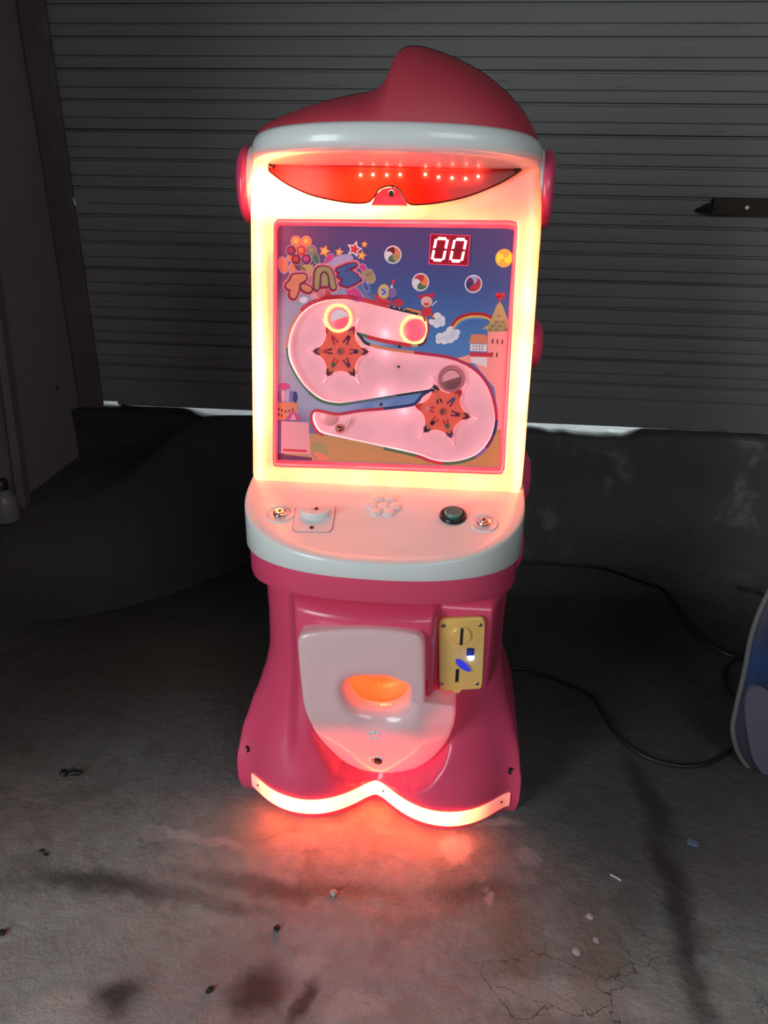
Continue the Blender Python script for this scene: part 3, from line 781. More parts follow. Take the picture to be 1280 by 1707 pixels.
# -- flat printed decals
class Ink(MB):
    def disc(s, p, r, c, lay=1, n=28, ry=None, rot=0):
        ry = ry or r; k, q = math.cos(rot), math.sin(rot); P = []
        for i in range(n):
            a, b = r*math.cos(2*PI*i/n), ry*math.sin(2*PI*i/n)
            P.append(PV((p[0]+a*k-b*q, p[1]+a*q+b*k), WP+lay*.0003))
        s.add(P, [list(range(n))], I[c]); return s
    def fill(s, pts, c, lay=1, sm=0):
        P = [Vector(p) for p in pts]
        if sm: P = smoothloop(P, sm)
        s.poly([PV(p, WP+lay*.0003) for p in P], I[c]); return s
    def stroke(s, pts, wd, c, lay=1, sm=True):
        P = catmull(pts, 5) if sm and len(pts) > 2 else [Vector(p) for p in pts]
        for a, b in zip(P, P[1:]):
            d = (b-a)
            if d.length < 1e-6: continue
            n = Vector((-d.y, d.x)).normalized()*wd/2
            s.add([PV(q, WP+lay*.0003) for q in (a-n, b-n, b+n, a+n)], [[0, 1, 2, 3]], I[c])
        for a in (P if len(P) < 40 else P[::2]): s.disc(a, wd/2, c, lay, 14)
        return s
    def wedge(s, p, r, a0, a1, c, lay=1, swirl=.6, n=10):
        # curved sector of a peppermint disc
        e0 = [(r*t, a0 + swirl*t) for t in [i/6 for i in range(7)]]
        arc = [(r, lerp(a0, a1, i/n) + swirl) for i in range(1, n)]
        e1 = [(r*t, a1 + swirl*t) for t in [i/6 for i in range(6, 0, -1)]]
        s.fill([(p[0]+q*math.cos(a), p[1]+q*math.sin(a)) for q, a in e0+arc+e1], c, lay); return s
    def star(s, p, r, c, lay=1, rot=0):
        s.fill([(p[0] + (r if i % 2 == 0 else r*.5)*math.sin(rot+PI*i/5), p[1] + (r if i % 2 == 0 else r*.5)*math.cos(rot+PI*i/5)) for i in range(10)], c, lay); return s
    def out(s, name): return s.build(name, play, fix=False)
MM = .00122   # metres of sheet per picture unit used for radii
# pink haze and ground prints
k = Ink(); k.fill([(0.2306,0.0938),(0.2316,0.1504),(0.2298,0.2966),(0.2294,0.3180),(0.1921,0.3167),(0.1906,0.2832),(0.1518,0.2794),(0.1181,0.2685),(0.1651,0.2630),(0.2098,0.2161),(0.2209,0.1624),(0.2205,0.1311)], 'wallpink', 1); k.out('castle_wall_print')
k = Ink(); k.fill([(-0.2442,0.0437),(-0.2350,0.0520),(-0.1764,0.1041),(-0.1179,0.0991),(-0.0142,0.0783),(0.0865,0.0574),(0.1211,0.0514),(0.1772,0.0670),(0.2069,0.0927),(0.2219,0.1300),(0.2305,0.1303),(0.2311,0.0505),(-0.0131,0.0473)], 'sand', 1); k.out('sand_print')
k = Ink(); k.disc([(-0.1525,0.0716)][0], 16*MM, 'olive', 2, ry=11*MM, rot=-.5); k.fill([(-0.1693,0.0578),(-0.1590,0.0661),(-0.1366,0.0568),(-0.1273,0.0455),(-0.1692,0.0447)], 'brick', 3); k.out('bush_print')
# splashes behind the title
k = Ink()
for p, a, b, ro, c in zip([(-0.2338,0.4453),(-0.2151,0.4400),(-0.1989,0.4404),(-0.1387,0.4605),(-0.1189,0.4540),(-0.0696,0.4449),(-0.0608,0.4347),(-0.0544,0.4256),(-0.0624,0.4078),(-0.0867,0.3930),(-0.1610,0.3909),(-0.1909,0.3782),(-0.2189,0.4597),(-0.1670,0.4610),(-0.1486,0.3913)],
        (8, 5, 14, 9, 24, 5, 9, 8, 8, 16, 14, 7, 6, 10, 12), (13, 9, 5, 5, 9, 6, 5, 9, 4, 9, 8, 5, 5, 5, 8), (.2, -.2, -.6, .8, .35, .8, .3, .3, -1.0, -.6, .3, .2, .3, -1.1, 0),
        ('brick', 'orange', 'plum', 'magenta', 'lilac', 'magenta', 'olive', 'olive', 'blue', 'magenta', 'pink', 'pale', 'orange', 'green', 'red')):
    k.disc(p, (a+1.2)*MM, 'lilac', 1, ry=(b+1.2)*MM, rot=ro); k.disc(p, a*MM, c, 2, ry=b*MM, rot=ro)
k.fill([(-0.2027,0.4449),(-0.1718,0.4481),(-0.1727,0.4282),(-0.1838,0.4162),(-0.1913,0.4254)], 'tan', 2); k.out('splash_print')
# cluster of seven balls
for p, c, hl in zip([(-0.2074,0.4917),(-0.1865,0.4922),(-0.2172,0.4739),(-0.1964,0.4741),(-0.1758,0.4746),(-0.2069,0.4568),(-0.1858,0.4574)], ('orange', 'orange', 'plum', 'red', 'grey', 'maroon', 'plum'), ('yellow', 'yellow', 'crimson', 'orange', 'olive', 'red', 'magenta')):
    k = Ink(); k.disc(p, 9.2*MM, 'pink', 2); k.disc(p, 8.2*MM, c, 3); k.disc((p[0]-.0005, p[1]+.001), 4.6*MM, hl, 4); k.out('ball_print')
# stars
for p, r, c, o, ro in zip([(-0.1487,0.4744),(-0.1187,0.4732),(-0.0880,0.4796),(-0.0678,0.4892),(-0.0727,0.4679)], (8.2, 6.2, 10.5, 4.8, 7), ('yellow', 'yellow', 'red', 'yellow', 'yellow'), ('orange', 'orange', 'white', 'orange', 'orange'), (.3, .1, .25, .1, .2)):
    k = Ink(); k.star(p, r*1.3*MM, o, 2, ro); k.star(p, r*.86*MM, c, 3, ro); k.out('star_print')
# title lettering
def letter(shapes, c, curls=()):
    k = Ink(); L = [smoothloop([Vector(q) for q in P], 2) for P in shapes]
    for P in L:
        Q = P + [P[0]]
        k.fill(P, 'pink', 4); k.stroke(Q, 10*MM, 'pink', 4, False)
        k.stroke([q + Vector((-.0012, -.0010)) for q in Q], 4.6*MM, 'crimson', 5, False)
    for P in L:
        k.fill(P, c, 6); k.stroke(P + [P[0]], 1.5*MM, 'plum', 7, False)
    for P in curls: k.stroke(P, 1.5*MM, 'plum', 7)
    k.out('letter')
letter([[(-0.2146,0.4271),(-0.2093,0.4292),(-0.1986,0.4295),(-0.1901,0.4308),(-0.1836,0.4270),(-0.1836,0.4200),(-0.1900,0.4137),(-0.1995,0.4103),(-0.1984,0.4033),(-0.2015,0.3910),(-0.2068,0.3807),(-0.2122,0.3789),(-0.2187,0.3823),(-0.2209,0.3905),(-0.2167,0.3977),(-0.2252,0.3985),(-0.2285,0.4035),(-0.2274,0.4096),(-0.2199,0.4148),(-0.2168,0.4220)], [(-0.1942,0.4105),(-0.1834,0.4088),(-0.1738,0.4040),(-0.1722,0.3970),(-0.1790,0.3926),(-0.1887,0.3945),(-0.1962,0.4003),(-0.1974,0.4064)]], 'brick')
letter([[(-0.1651,0.3972),(-0.1694,0.4031),(-0.1687,0.4223),(-0.1677,0.4354),(-0.1625,0.4435),(-0.1541,0.4457),(-0.1413,0.4451),(-0.1329,0.4403),(-0.1283,0.4294),(-0.1260,0.4154),(-0.1222,0.4054),(-0.1257,0.3999),(-0.1331,0.4001),(-0.1365,0.4070),(-0.1379,0.4191),(-0.1401,0.4291),(-0.1444,0.4350),(-0.1518,0.4348),(-0.1566,0.4286),(-0.1569,0.4186),(-0.1578,0.4044),(-0.1604,0.3982)], [(-0.1514,0.4338),(-0.1454,0.4326),(-0.1415,0.4271),(-0.1387,0.4151),(-0.1403,0.4049),(-0.1445,0.4045),(-0.1471,0.4072),(-0.1513,0.4032),(-0.1552,0.4056),(-0.1547,0.4146),(-0.1555,0.4247)]], 'olive')
letter([[(-0.1055,0.4500),(-0.0909,0.4534),(-0.0824,0.4530),(-0.0809,0.4486),(-0.0864,0.4446),(-0.0938,0.4423),(-0.0968,0.4383),(-0.0884,0.4360),(-0.0840,0.4326),(-0.0783,0.4307),(-0.0806,0.4267),(-0.0722,0.4239),(-0.0716,0.4200),(-0.0794,0.4167),(-0.0835,0.4126),(-0.0919,0.4103),(-0.0971,0.4058),(-0.1045,0.4076),(-0.1131,0.4093),(-0.1168,0.4137),(-0.1095,0.4179),(-0.1113,0.4228),(-0.1176,0.4237),(-0.1215,0.4286),(-0.1157,0.4328),(-0.1211,0.4356),(-0.1243,0.4395),(-0.1201,0.4437),(-0.1118,0.4459)]], 'blue', [[(-0.1034,0.4337),(-0.1037,0.4370),(-0.0980,0.4415),(-0.0864,0.4446)]])
# train
k = Ink()
tp = [(-0.0253,0.3995),(-0.0253,0.3995),(-0.0253,0.3995)]
k.fill([(-0.0473,0.3954),(-0.0323,0.3887),(-0.0063,0.3801),(-0.0122,0.3740),(-0.0295,0.3771),(-0.0407,0.3826)], 'red', 2); k.fill([(-0.0196,0.4090),(-0.0023,0.4060),(-0.0003,0.3838),(-0.0188,0.3880)], 'navy', 2); k.disc([(-0.0081,0.3977)][0], 7*MM, 'purple', 3, ry=9*MM)
k.disc(tp[0], 10.5*MM, 'tan', 3, ry=12*MM); k.disc(tp[0], 8*MM, 'yellow', 4, ry=9.5*MM); k.disc(tp[0], 6*MM, 'lilac', 5, ry=7.2*MM); k.stroke([(-0.0304,0.4040),(-0.0229,0.3984),(-0.0288,0.3935)], 1.6*MM, 'navy', 6)
k.fill([(-0.0113,0.4174),(-0.0080,0.4256),(-0.0028,0.4176),(-0.0050,0.4129)], 'red', 4); k.fill([(-0.0111,0.4128),(-0.0075,0.4129),(-0.0084,0.4058),(-0.0121,0.4069)], 'white', 4)
k.fill([(-0.0052,0.3837),(-0.0004,0.3862),(0.0119,0.3853),(0.0159,0.3784),(0.0113,0.3700),(-0.0060,0.3730)], 'red', 4, 1); k.disc([(0.0035,0.3804)][0], 7*MM, 'crimson', 5, ry=5*MM)
for p in [(-0.0170,0.3715),(-0.0034,0.3696),(0.0077,0.3676),(0.0176,0.3655)]: k.disc(p, 2.4*MM, 'dark', 5); k.disc(p, 1.2*MM, 'white', 6)
k.disc([(0.0244,0.3787)][0], 4.2*MM, 'blue', 3); k.fill([(0.0199,0.3691),(0.0495,0.3641),(0.0547,0.3584),(0.0226,0.3633)], 'orange', 2)
k.out('train_print')
# doll in a red hat
k = Ink(); k.fill([(0.0435,0.3886),(0.0420,0.3944),(0.0541,0.3959),(0.0769,0.4013),(0.0784,0.3955),(0.0728,0.3871)], 'crimson', 3, 1); k.disc([(0.0621,0.3821)][0], 9.5*MM, 'skin', 4, ry=8.5*MM); k.disc([(0.0623,0.3775)][0], 5*MM, 'red', 5, ry=2*MM)
for p in [(0.0572,0.3832),(0.0668,0.3846)]: k.disc(p, 1.6*MM, 'white', 5); k.disc(p, .8*MM, 'dark', 6)
k.fill([(0.0541,0.3702),(0.0711,0.3719),(0.0768,0.3544),(0.0536,0.3536)], 'red', 3); k.stroke([(0.0574,0.3526),(0.0602,0.3444)], 3*MM, 'red', 3, False); k.stroke([(0.0717,0.3601),(0.0782,0.3509)], 3*MM, 'orange', 3, False); k.stroke([(0.0733,0.3754),(0.0826,0.3839)], 1.6*MM, 'pale', 3, False); k.stroke([(0.0734,0.3495),(0.0795,0.3491)], 2*MM, 'dark', 4, False)
k.out('doll_print')
# clouds
for cs in (((729,528,7), (735,533,7), (728,540,6.5), (721,536,6), (737,539,5)), ((752,553,9), (744,560,8), (733,562,7), (757,559,8), (741,567,7), (731,568,5), (762,554,5), (750,564,8))):
    k = Ink()
    for x, y, r in cs:
        pass
    k.cs = cs; CL = k
    src = [(0.0854,0.3534),(0.0930,0.3478),(0.0849,0.3392),(0.0761,0.3437),(0.0958,0.3408)] if len(cs) == 5 else [(0.1150,0.3248),(0.1057,0.3161),(0.0924,0.3133),(0.1215,0.3179),(0.1025,0.3077),(0.0903,0.3060),(0.1272,0.3240),(0.1133,0.3116)]
    for p, q in zip(src, cs): k.disc(p, q[2]*MM, 'white', 2)
    k.out('cloud_print')
# rainbow
k = Ink()
k.stroke([(0.1145,0.3343),(0.1257,0.3500),(0.1446,0.3588),(0.1638,0.3618),(0.1808,0.3600),(0.1956,0.3546)], 5*MM, 'red', 1); k.stroke([(0.1182,0.3320),(0.1296,0.3466),(0.1461,0.3542),(0.1641,0.3565),(0.1811,0.3553),(0.1935,0.3498)], 3.4*MM, 'yellow', 2); k.stroke([(0.1208,0.3297),(0.1322,0.3431),(0.1475,0.3507),(0.1643,0.3530),(0.1801,0.3517)], 2.4*MM, 'skyblue', 3)
k.out('rainbow_print')
# castle with a cone roof and a heart
k = Ink(); k.fill([(0.1889,0.3273),(0.2311,0.3287),(0.2344,0.2487),(0.1927,0.2520)], 'wallpink', 2); k.out('tower_print')
k = Ink(); k.fill([(0.1754,0.3315),(0.1904,0.3415),(0.2024,0.3782),(0.2089,0.3877),(0.2155,0.3786),(0.2284,0.3498),(0.2323,0.3287),(0.1877,0.3272),(0.1861,0.3331)], 'tan', 3)
k.fill([(0.1865,0.3272),(0.1928,0.3416),(0.2079,0.3503),(0.2226,0.3461),(0.2323,0.3287)], 'olive', 4)
for p in [(0.2097,0.3597),(0.2044,0.3490),(0.2188,0.3495),(0.1978,0.3394),(0.2122,0.3398),(0.1923,0.3321),(0.2067,0.3326),(0.2247,0.3332)]: k.stroke([(p[0]-.003, p[1]), (p[0], p[1]-.0018), (p[0]+.003, p[1])], .0011, 'maroon', 5)
k.out('cone_roof_print')
hx = [(0.2089,0.3970)][0]
k = Ink(); k.disc((hx[0]-.0042, hx[1]+.002), .0055, 'red', 3); k.disc((hx[0]+.0042, hx[1]+.002), .0055, 'red', 3); k.fill([(hx[0]-.0092, hx[1]+.0005), (hx[0]+.0092, hx[1]+.0005), (hx[0], hx[1]-.011)], 'red', 3); k.out('heart_print')
k = Ink()
for p in [(0.1999,0.3086),(0.2096,0.3084),(0.2193,0.3081),(0.2004,0.2824),(0.2102,0.2821)]: k.fill([(p[0]-.0014, p[1]-.0045), (p[0]+.0014, p[1]-.0045), (p[0]+.0014, p[1]+.004), (p[0], p[1]+.0052), (p[0]-.0014, p[1]+.004)], 'maroon', 4)
k.out('tower_window_print')
k = Ink(); k.fill([(0.1516,0.3034),(0.1566,0.3214),(0.1869,0.3213),(0.1917,0.3036)], 'brick', 4); k.fill([(0.1553,0.3023),(0.1894,0.3023),(0.1891,0.2880),(0.1550,0.2879)], 'pale', 3)
for p in [(0.1616,0.2984),(0.1677,0.2986),(0.1738,0.2982),(0.1799,0.2984),(0.1621,0.2918),(0.1681,0.2920),(0.1743,0.2916),(0.1803,0.2918)]: k.fill([(p[0]-.0008, p[1]-.0018), (p[0]+.0008, p[1]-.0018), (p[0]+.0008, p[1]+.0018), (p[0]-.0008, p[1]+.0018)], 'maroon', 5)
k.fill([(0.1551,0.2855),(0.2002,0.2860),(0.2008,0.2776),(0.1556,0.2771)], 'red', 4); k.fill([(0.1569,0.2760),(0.1911,0.2760),(0.1912,0.2567),(0.1600,0.2652)], 'pale', 3); k.out('gatehouse_print')
# striped tent tower lower left
k = Ink(); k.disc([(-0.2303,0.2009)][0], 10*MM, 'magenta', 2, ry=6*MM)
for i, (p, c) in enumerate(zip([(-0.2406,0.1791),(-0.2328,0.1807),(-0.2238,0.1811),(-0.2147,0.1802),(-0.2070,0.1792)], ('purple', 'pink', 'lilac', 'purple', 'navy'))): k.disc(p, 4.2*MM, c, 3, ry=10*MM)
k.fill([(-0.2445,0.1663),(-0.2030,0.1693),(-0.2014,0.1325),(-0.2444,0.1293)], 'brick', 2)
for p in [(-0.2418,0.1524),(-0.2353,0.1501),(-0.2275,0.1479),(-0.2197,0.1495),(-0.2119,0.1524),(-0.2418,0.1409),(-0.2353,0.1387)]: k.disc(p, 1.5*MM, 'maroon', 4, ry=2.4*MM)
k.fill([(-0.2300,0.1299),(-0.2119,0.1511),(-0.2054,0.1463),(-0.1910,0.1317)], 'magenta', 3); k.fill([(-0.2170,0.1305),(-0.2106,0.1461),(-0.2040,0.1311)], 'pink', 4); k.out('tent_print')
k = Ink(); k.fill([(-0.2444,0.1242),(-0.2379,0.1245),(-0.2376,0.0440),(-0.2442,0.0437)], 'purple', 1); k.fill([(-0.2443,0.0581),(-0.2245,0.0551),(-0.1561,0.0506),(-0.1430,0.0460),(-0.2442,0.0437)], 'plum', 2); k.stroke([(-0.1891,0.0673),(-0.1693,0.0578),(-0.1561,0.0480)], 3*MM, 'lilac', 3); k.out('ribbon_print')
# plain pale notice card
k = Ink(); k.fill([(-0.2366,0.1271),(-0.1767,0.1272),(-0.1726,0.0589),(-0.2370,0.0584)], 'pink', 4); k.fill([(-0.2324,0.0678),(-0.1799,0.0677),(-0.1799,0.0625),(-0.2324,0.0626)], 'red', 5); k.out('notice_card')
# bolts on the two dividers
for p in [(0.0101,0.2918),(-0.0238,0.1718)]:
    mb = MB(); mb.lathe([(.003, 0), (.003, .002), (.0015, .0028), (0, .0028)], PV(p, WP), NW, BLACK, 12); mb.build('divider_bolt', play)

# ---- peppermint indicator lamps
def lamp(p, colours, lit=False, a0=0.0):
    mb = MB(); mb.lathe([(.0175, 0), (.0175, .0022), (.0165, .003), (.0150, .003), (.0150, .001)], PV(p, WP), NW, I['yellow'] if lit else I['white'], 36, cap=False)
    o = mb.build('indicator_lamp', mach)
    k = Ink(); n = len(colours)
    for i, c in enumerate(colours): k.wedge(p, .0152, a0+2*PI*i/n, a0+2*PI*(i+1)/n, c, 4, .9)
    if lit:
        k.m = [LAMPLIT if i % 2 else LAMPLIT2 for i in range(len(k.m))]
    k.build('candy_face', o, fix=False)
LAMPLIT = glow('lit_lamp', (1.0, .42, .02), 1.15); LAMPLIT2 = glow('lit_lamp_dim', (.9, .3, .03), .8)
P5 = [(-0.0096,0.4706),(0.0482,0.4196),(0.1542,0.4191),(0.2115,0.4697)]
lamp(P5[0], ('maroon', 'white', 'green', 'olive', 'brick'), a0=.6)
lamp(P5[1], ('red', 'white', 'green', 'orange'), a0=.3)
lamp(P5[2], ('lilac', 'plum', 'navy', 'crimson', 'red', 'crimson'), a0=.2)
I['lit1'] = ink('lit1', (.9, .5, .05)); I['lit2'] = ink('lit2', (.8, .4, .05))
lamp(P5[3], ('lit1', 'lit2', 'lit1', 'lit2'), lit=True)

# ---- two-digit score display
dp = [(0.1027,0.4824)][0]
DC = Vector(dp); X2 = Vector((1, -.02)).normalized(); Y2 = Vector((.02, 1)).normalized()
def DP(a, b, w): q = DC + X2*a + Y2*b; return PV(q, WP + w)
mb = MB(); hw_, hh = .0395, .0285
mb.loft([[DP(a*hw_*s, b*hh*s, w) for a, b in ((-1, -1), (1, -1), (1, 1), (-1, 1))] for s, w in ((1, 0), (1, .005), (.965, .005))], DISPLAYEDGE)
mb.add([DP(a*hw_*.965, b*hh*.965, .0048) for a, b in ((-1, -1), (1, -1), (1, 1), (-1, 1))], [[0, 1, 2, 3]], DISPLAYBOX)
disp = mb.build('score_display', mach, smooth=20)
def segm(cx, pts, mat):
    mb = MB(); P = []
    for a, b in pts:
        P.append(DP(cx + a + b*.14, b, .0050))
    mb.slab(P, NW*.0008, mat); return mb.build('digit_segment', disp, smooth=20)
for cx in (-.0190, .0175):
    w, h, t = .0115, .0205, .0026
    for sy in (1, -1): segm(cx, [(-w*.8, sy*(h-t)), (-w*.65, sy*(h+t)), (w*.65, sy*(h+t)), (w*.8, sy*(h-t))], SEG)
    for sx_ in (1, -1):
        for sy in (1, -1): segm(cx, [(sx_*(w-t), sy*.003), (sx_*(w+t*.8), sy*.0016), (sx_*(w+t*.8), sy*(h-.002)), (sx_*(w-t), sy*(h-.001))], SEG)
    segm(cx, [(-w*.7, 0), (-w*.5, t*.8), (w*.5, t*.8), (w*.7, 0), (w*.5, -t*.8), (-w*.5, -t*.8)], SEGOFF)
    mb = MB(); mb.lathe([(.0013, 0), (.0013, .0006)], DP(cx+.0155, -.0205, .005), NW, SEGOFF, 10); mb.build('decimal_dot', disp)
mb = MB(); mb.box(DP(0, 0, .0052), (.0006, .055, .0006), DISPLAYEDGE, UV); mb.build('display_seam', disp)

# ---- star wheels
def star_wheel(c, rot, rad, figs):
    c = Vector(c); base = WP-.019
    root = MB(); P = []
    # clear rotor: six scalloped bays with thin raised edges
    tips = []; n = 6
    def bay(R0, R1, sag, w):
        out = []
        for k in range(n):
            a0 = rot + 2*PI*k/n; a1 = rot + 2*PI*(k+1)/n
            p0 = Vector((math.cos(a0), math.sin(a0)))*R0; p1 = Vector((math.cos(a1), math.sin(a1)))*R0
            mid = (p0+p1)/2; md = mid.normalized()
            for j in range(12):
                t = j/12; q = p0.lerp(p1, t) - md*sag*math.sin(PI*t)**.8
                out.append(c+q)
        return out
    big = bay(rad*1.28, 0, rad*.42, 0)
    root.poly([PV(p, base+.006) for p in big], WHEELCLEAR)
    w = root.build('star_wheel', mach, fix=False)
    e = MB(); e.loft([[PV(p, base) for p in big], [PV(p, base+.0065) for p in big], [PV(c+(p-c)*.985, base+.0065) for p in big], [PV(c+(p-c)*.985, base) for p in big]], EDGEW); e.build('scallop_edge', w)
    small = bay(rad*1.03, 0, rad*.19, 0)
    d = MB(); d.poly([PV(p, base+.0035) for p in small], I['starfan']); pd = d.build('star_print', w, fix=False)
    for k, (hair, top, leg) in enumerate(figs):
        a = rot + 2*PI*k/n; u = Vector((math.cos(a), math.sin(a))); v = Vector((-u.y, u.x)); g = MB()
        def F(r, s): return PV(c + u*rad*r + v*rad*s, base+.0042)
        def disc(r, s, q, mt, h=0):
            g.add([F(r, s)+NW*h + (UV[0]*math.cos(2*PI*i/14) + UV[1]*math.sin(2*PI*i/14))*rad*q for i in range(14)], [list(range(14))], I[mt])
        disc(.83, 0, .14, hair); disc(.73, 0, .085, 'brick', .0003)
        g.add([F(.62, -.06), F(.62, .06), F(.46, .08), F(.46, -.08)], [[0, 1, 2, 3]], I[top])
        for s in (-.05, .05): g.add([F(.46, s-.028), F(.46, s+.028), F(.30, s*1.5+.028), F(.30, s*1.5-.028)], [[0, 1, 2, 3]], I[leg])
        g.build('child_print', w, fix=False)
    mb = MB(); mb.lathe([(.0075, 0), (.0075, .005), (.006, .007), (.0035, .007), (.003, .0055), (0, .0055)], PV(c, base+.003), NW, plain('hub_metal', (.7, .3, .26), .25, metal=.8), 20); mb.build('hub', w)
    return w
WC1, WC2 = [(-0.1139,0.2771),(0.1058,0.1611)]
star_wheel(WC1, .03, 49*MM, [('maroon', 'navy', 'crimson'), ('crimson', 'maroon', 'plum'), ('red', 'red', 'crimson'), ('plum', 'red', 'dark'), ('maroon', 'green', 'red'), ('maroon', 'plum', 'plum')])
star_wheel(WC2, -.16, 49*MM, [('maroon', 'plum', 'plum'), ('crimson', 'blue', 'plum'), ('dark', 'brick', 'dark'), ('red', 'pink', 'crimson'), ('dark', 'dark', 'red'), ('plum', 'green', 'red')])

# ---- cups (lit rings)
def cup(p, r, ringm, corem, core_off=(0, 0), rin=.72):
    p = Vector(p); base = WP-.020
    mb = MB(); mb.lathe([(r, 0), (r, .008), (r*.96, .010), (r*.86, .010), (r*.80, .008), (r*.80, .002)], PV(p, base), NW, ringm, 36, cap=False)
    o = mb.build('ring_cup', mach)
    q = p + Vector(core_off)
    mb = MB(); mb.lathe([(r*rin, 0), (r*rin, .0065), (r*rin*.9, .0075), (0, .0075)], PV(q, base), NW, corem, 30); mb.build('cup_floor', o)
    return o
cp = [(-0.1209,0.3445),(0.0389,0.3264),(0.1208,0.2297)]
c1 = cup(cp[0], .0295, RINGGLOW, RINGCORE, (.0035, -.001), .70)
c2 = cup(cp[1], .0300, RINGGLOW, RINGCORE, (.0035, -.002), .78)
c3 = cup(cp[2], .0285, CUPCOLD, CUPDARK, (0, -.001), .74)
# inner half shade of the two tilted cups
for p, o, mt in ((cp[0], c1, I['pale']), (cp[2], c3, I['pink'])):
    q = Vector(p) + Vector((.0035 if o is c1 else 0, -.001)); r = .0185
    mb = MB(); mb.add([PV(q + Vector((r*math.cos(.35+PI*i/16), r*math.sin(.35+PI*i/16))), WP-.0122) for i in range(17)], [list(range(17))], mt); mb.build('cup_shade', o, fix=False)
# clear stop pin and guide at the lower end of the track
pin = [(-0.0964,0.1193),(-0.0885,0.1400)]
mb = MB(); A3, B3 = PV(pin[0], WP-.014), PV(pin[1], WP-.014); mb.tube([A3, A3.lerp(B3, .5), B3], .0046, plain('clear_pin', (.8, .5, .52), .15), 12); mb.build('stop_pin', mach)
gp = [(-0.1367,0.1379)][0]
mb = MB(); mb.lathe([(.0195, 0), (.0195, .004), (.0175, .005), (0, .005)], PV(gp, WP-.0215), NW, plain('ramp_disc', (.75, .32, .36), .3), 28); mb.build('ramp_disc', mach)
# lamps inside the track, under the dividers
for p, e in zip([(-0.0225,0.3166),(-0.0212,0.2792),(-0.0233,0.1943),(0.0235,0.1588)], (.014, .010, .014, .012)):
    q = PV(p, WP-.010); point('track_lamp', mach.location + q, e, (1.0, .5, .5), .008)

# ---- acrylic cover
mb = MB(); mb.poly([PV(p, -.0155) for p in [a.lerp(b, .6) for a, b in zip(INN, SH)]], CLEAR)
mb.build('cover_pane', mach, fix=False)

# ---- steel ball (loose in the track)
bq = [(-0.1118,0.1148)][0]; bw = mach.location + PV(bq, WP-.022+.0105)
mb = MB(); mb.lathe([(.0105*math.sin(PI*i/14), -.0105*math.cos(PI*i/14)) for i in range(15)], (0, 0, 0), (0, 0, 1), plain('ball_steel', (.42, .2, .2), .15, metal=.9), 24, cap=False)
ball = mb.build('ball', smooth=180, loc=bw); tag(ball, 'small dark steel ball resting at the lower left end of the white track', 'ball')

# ---- red visor
vt = [(-0.2549,0.6345),(-0.1954,0.6277),(-0.1244,0.6239),(-0.0307,0.6231),(0.0618,0.6250),(0.1531,0.6306),(0.2296,0.6375)]
vb = [(-0.2543,0.6160),(-0.2190,0.5925),(-0.1710,0.5724),(-0.1232,0.5618),(-0.0851,0.5570),(-0.0591,0.5580),(-0.0475,0.5642),(-0.0386,0.5792),(-0.0271,0.5859),(-0.0120,0.5883),(0.0010,0.5842),(0.0109,0.5713),(0.0196,0.5589),(0.0326,0.5559),(0.0766,0.5605),(0.1337,0.5746),(0.1894,0.5987),(0.2295,0.6243)]
vt = resample(catmull(vt, 6), 61)
vb2 = catmull(vb, 6); n = 61
def atx(P, x):
    for a, b in zip(P, P[1:]):
        if a.x <= x <= b.x: return a.lerp(b, (x-a.x)/max(1e-9, b.x-a.x))
    return P[-1] if x > P[-1].x else P[0]
mb = MB(); G = []
x0, x1 = vt[0].x, vt[-1].x
def vw(x): s = (x-(x0+x1)/2)/((x1-x0)/2); return .010 + .030*(1-s*s)
for i in range(n):
    x = lerp(x0, x1, i/(n-1)); a, b = atx(vt, x), atx(vb2, x)
    G.append([PV(a.lerp(b, j/5), vw(x)*(1-.12*j/5)) for j in range(6)])
mb.loft(G, VISORRED, closed=False)
vis = mb.build('visor', mach, fix=False, smooth=60)
rim = [g[0] for g in G] + [g[-1] for g in G[::-1]]
mb = MB(); mb.tube([g[0] for g in G], .0032, BLACK, 8); mb.build('visor_top_edge', vis)
mb = MB(); mb.tube([g[-1] for g in G], .0017, VISOREDGE, 8); mb.tube([G[0][0], G[0][2], G[0][5]], .002, VISOREDGE, 8); mb.tube([G[-1][0], G[-1][2], G[-1][5]], .002, VISOREDGE, 8); mb.build('visor_edge', vis)
for q, w in zip([(-0.2478,0.6259),(0.2230,0.6274),(-0.0127,0.5763)], (.012, .012, .026)):
    mb = MB(); mb.lathe([(.0062, -.004), (.0062, .004), (.0045, .0065), (.002, .0062), (0, .0055)], PV(q, w), NW, BLACK, 18); mb.build('screw', vis)
mb = MB(); mb.slab([PV(p, .002) for p in [(-0.0520,0.5570),(-0.0432,0.5769),(-0.0307,0.5869),(-0.0121,0.5905),(0.0033,0.5859),(0.0185,0.5578)]], NW*.012, glow('nose_block', (1.0, .035, .06), .75)); mb.build('nose_block', vis)
for q in [(-0.0754,0.6127),(-0.0514,0.6137),(-0.0246,0.6135),(0.0010,0.6145),(0.0496,0.6157),(0.0752,0.6113),(0.1011,0.6101),(0.1270,0.6094),(0.1508,0.6136)]:
    mb = MB(); mb.lathe([(.0030*math.sin(PI*i/8), -.0030*math.cos(PI*i/8)) for i in range(9)], PV(q, .005), NW, LEDDOT, 10, cap=False); mb.build('led', vis)

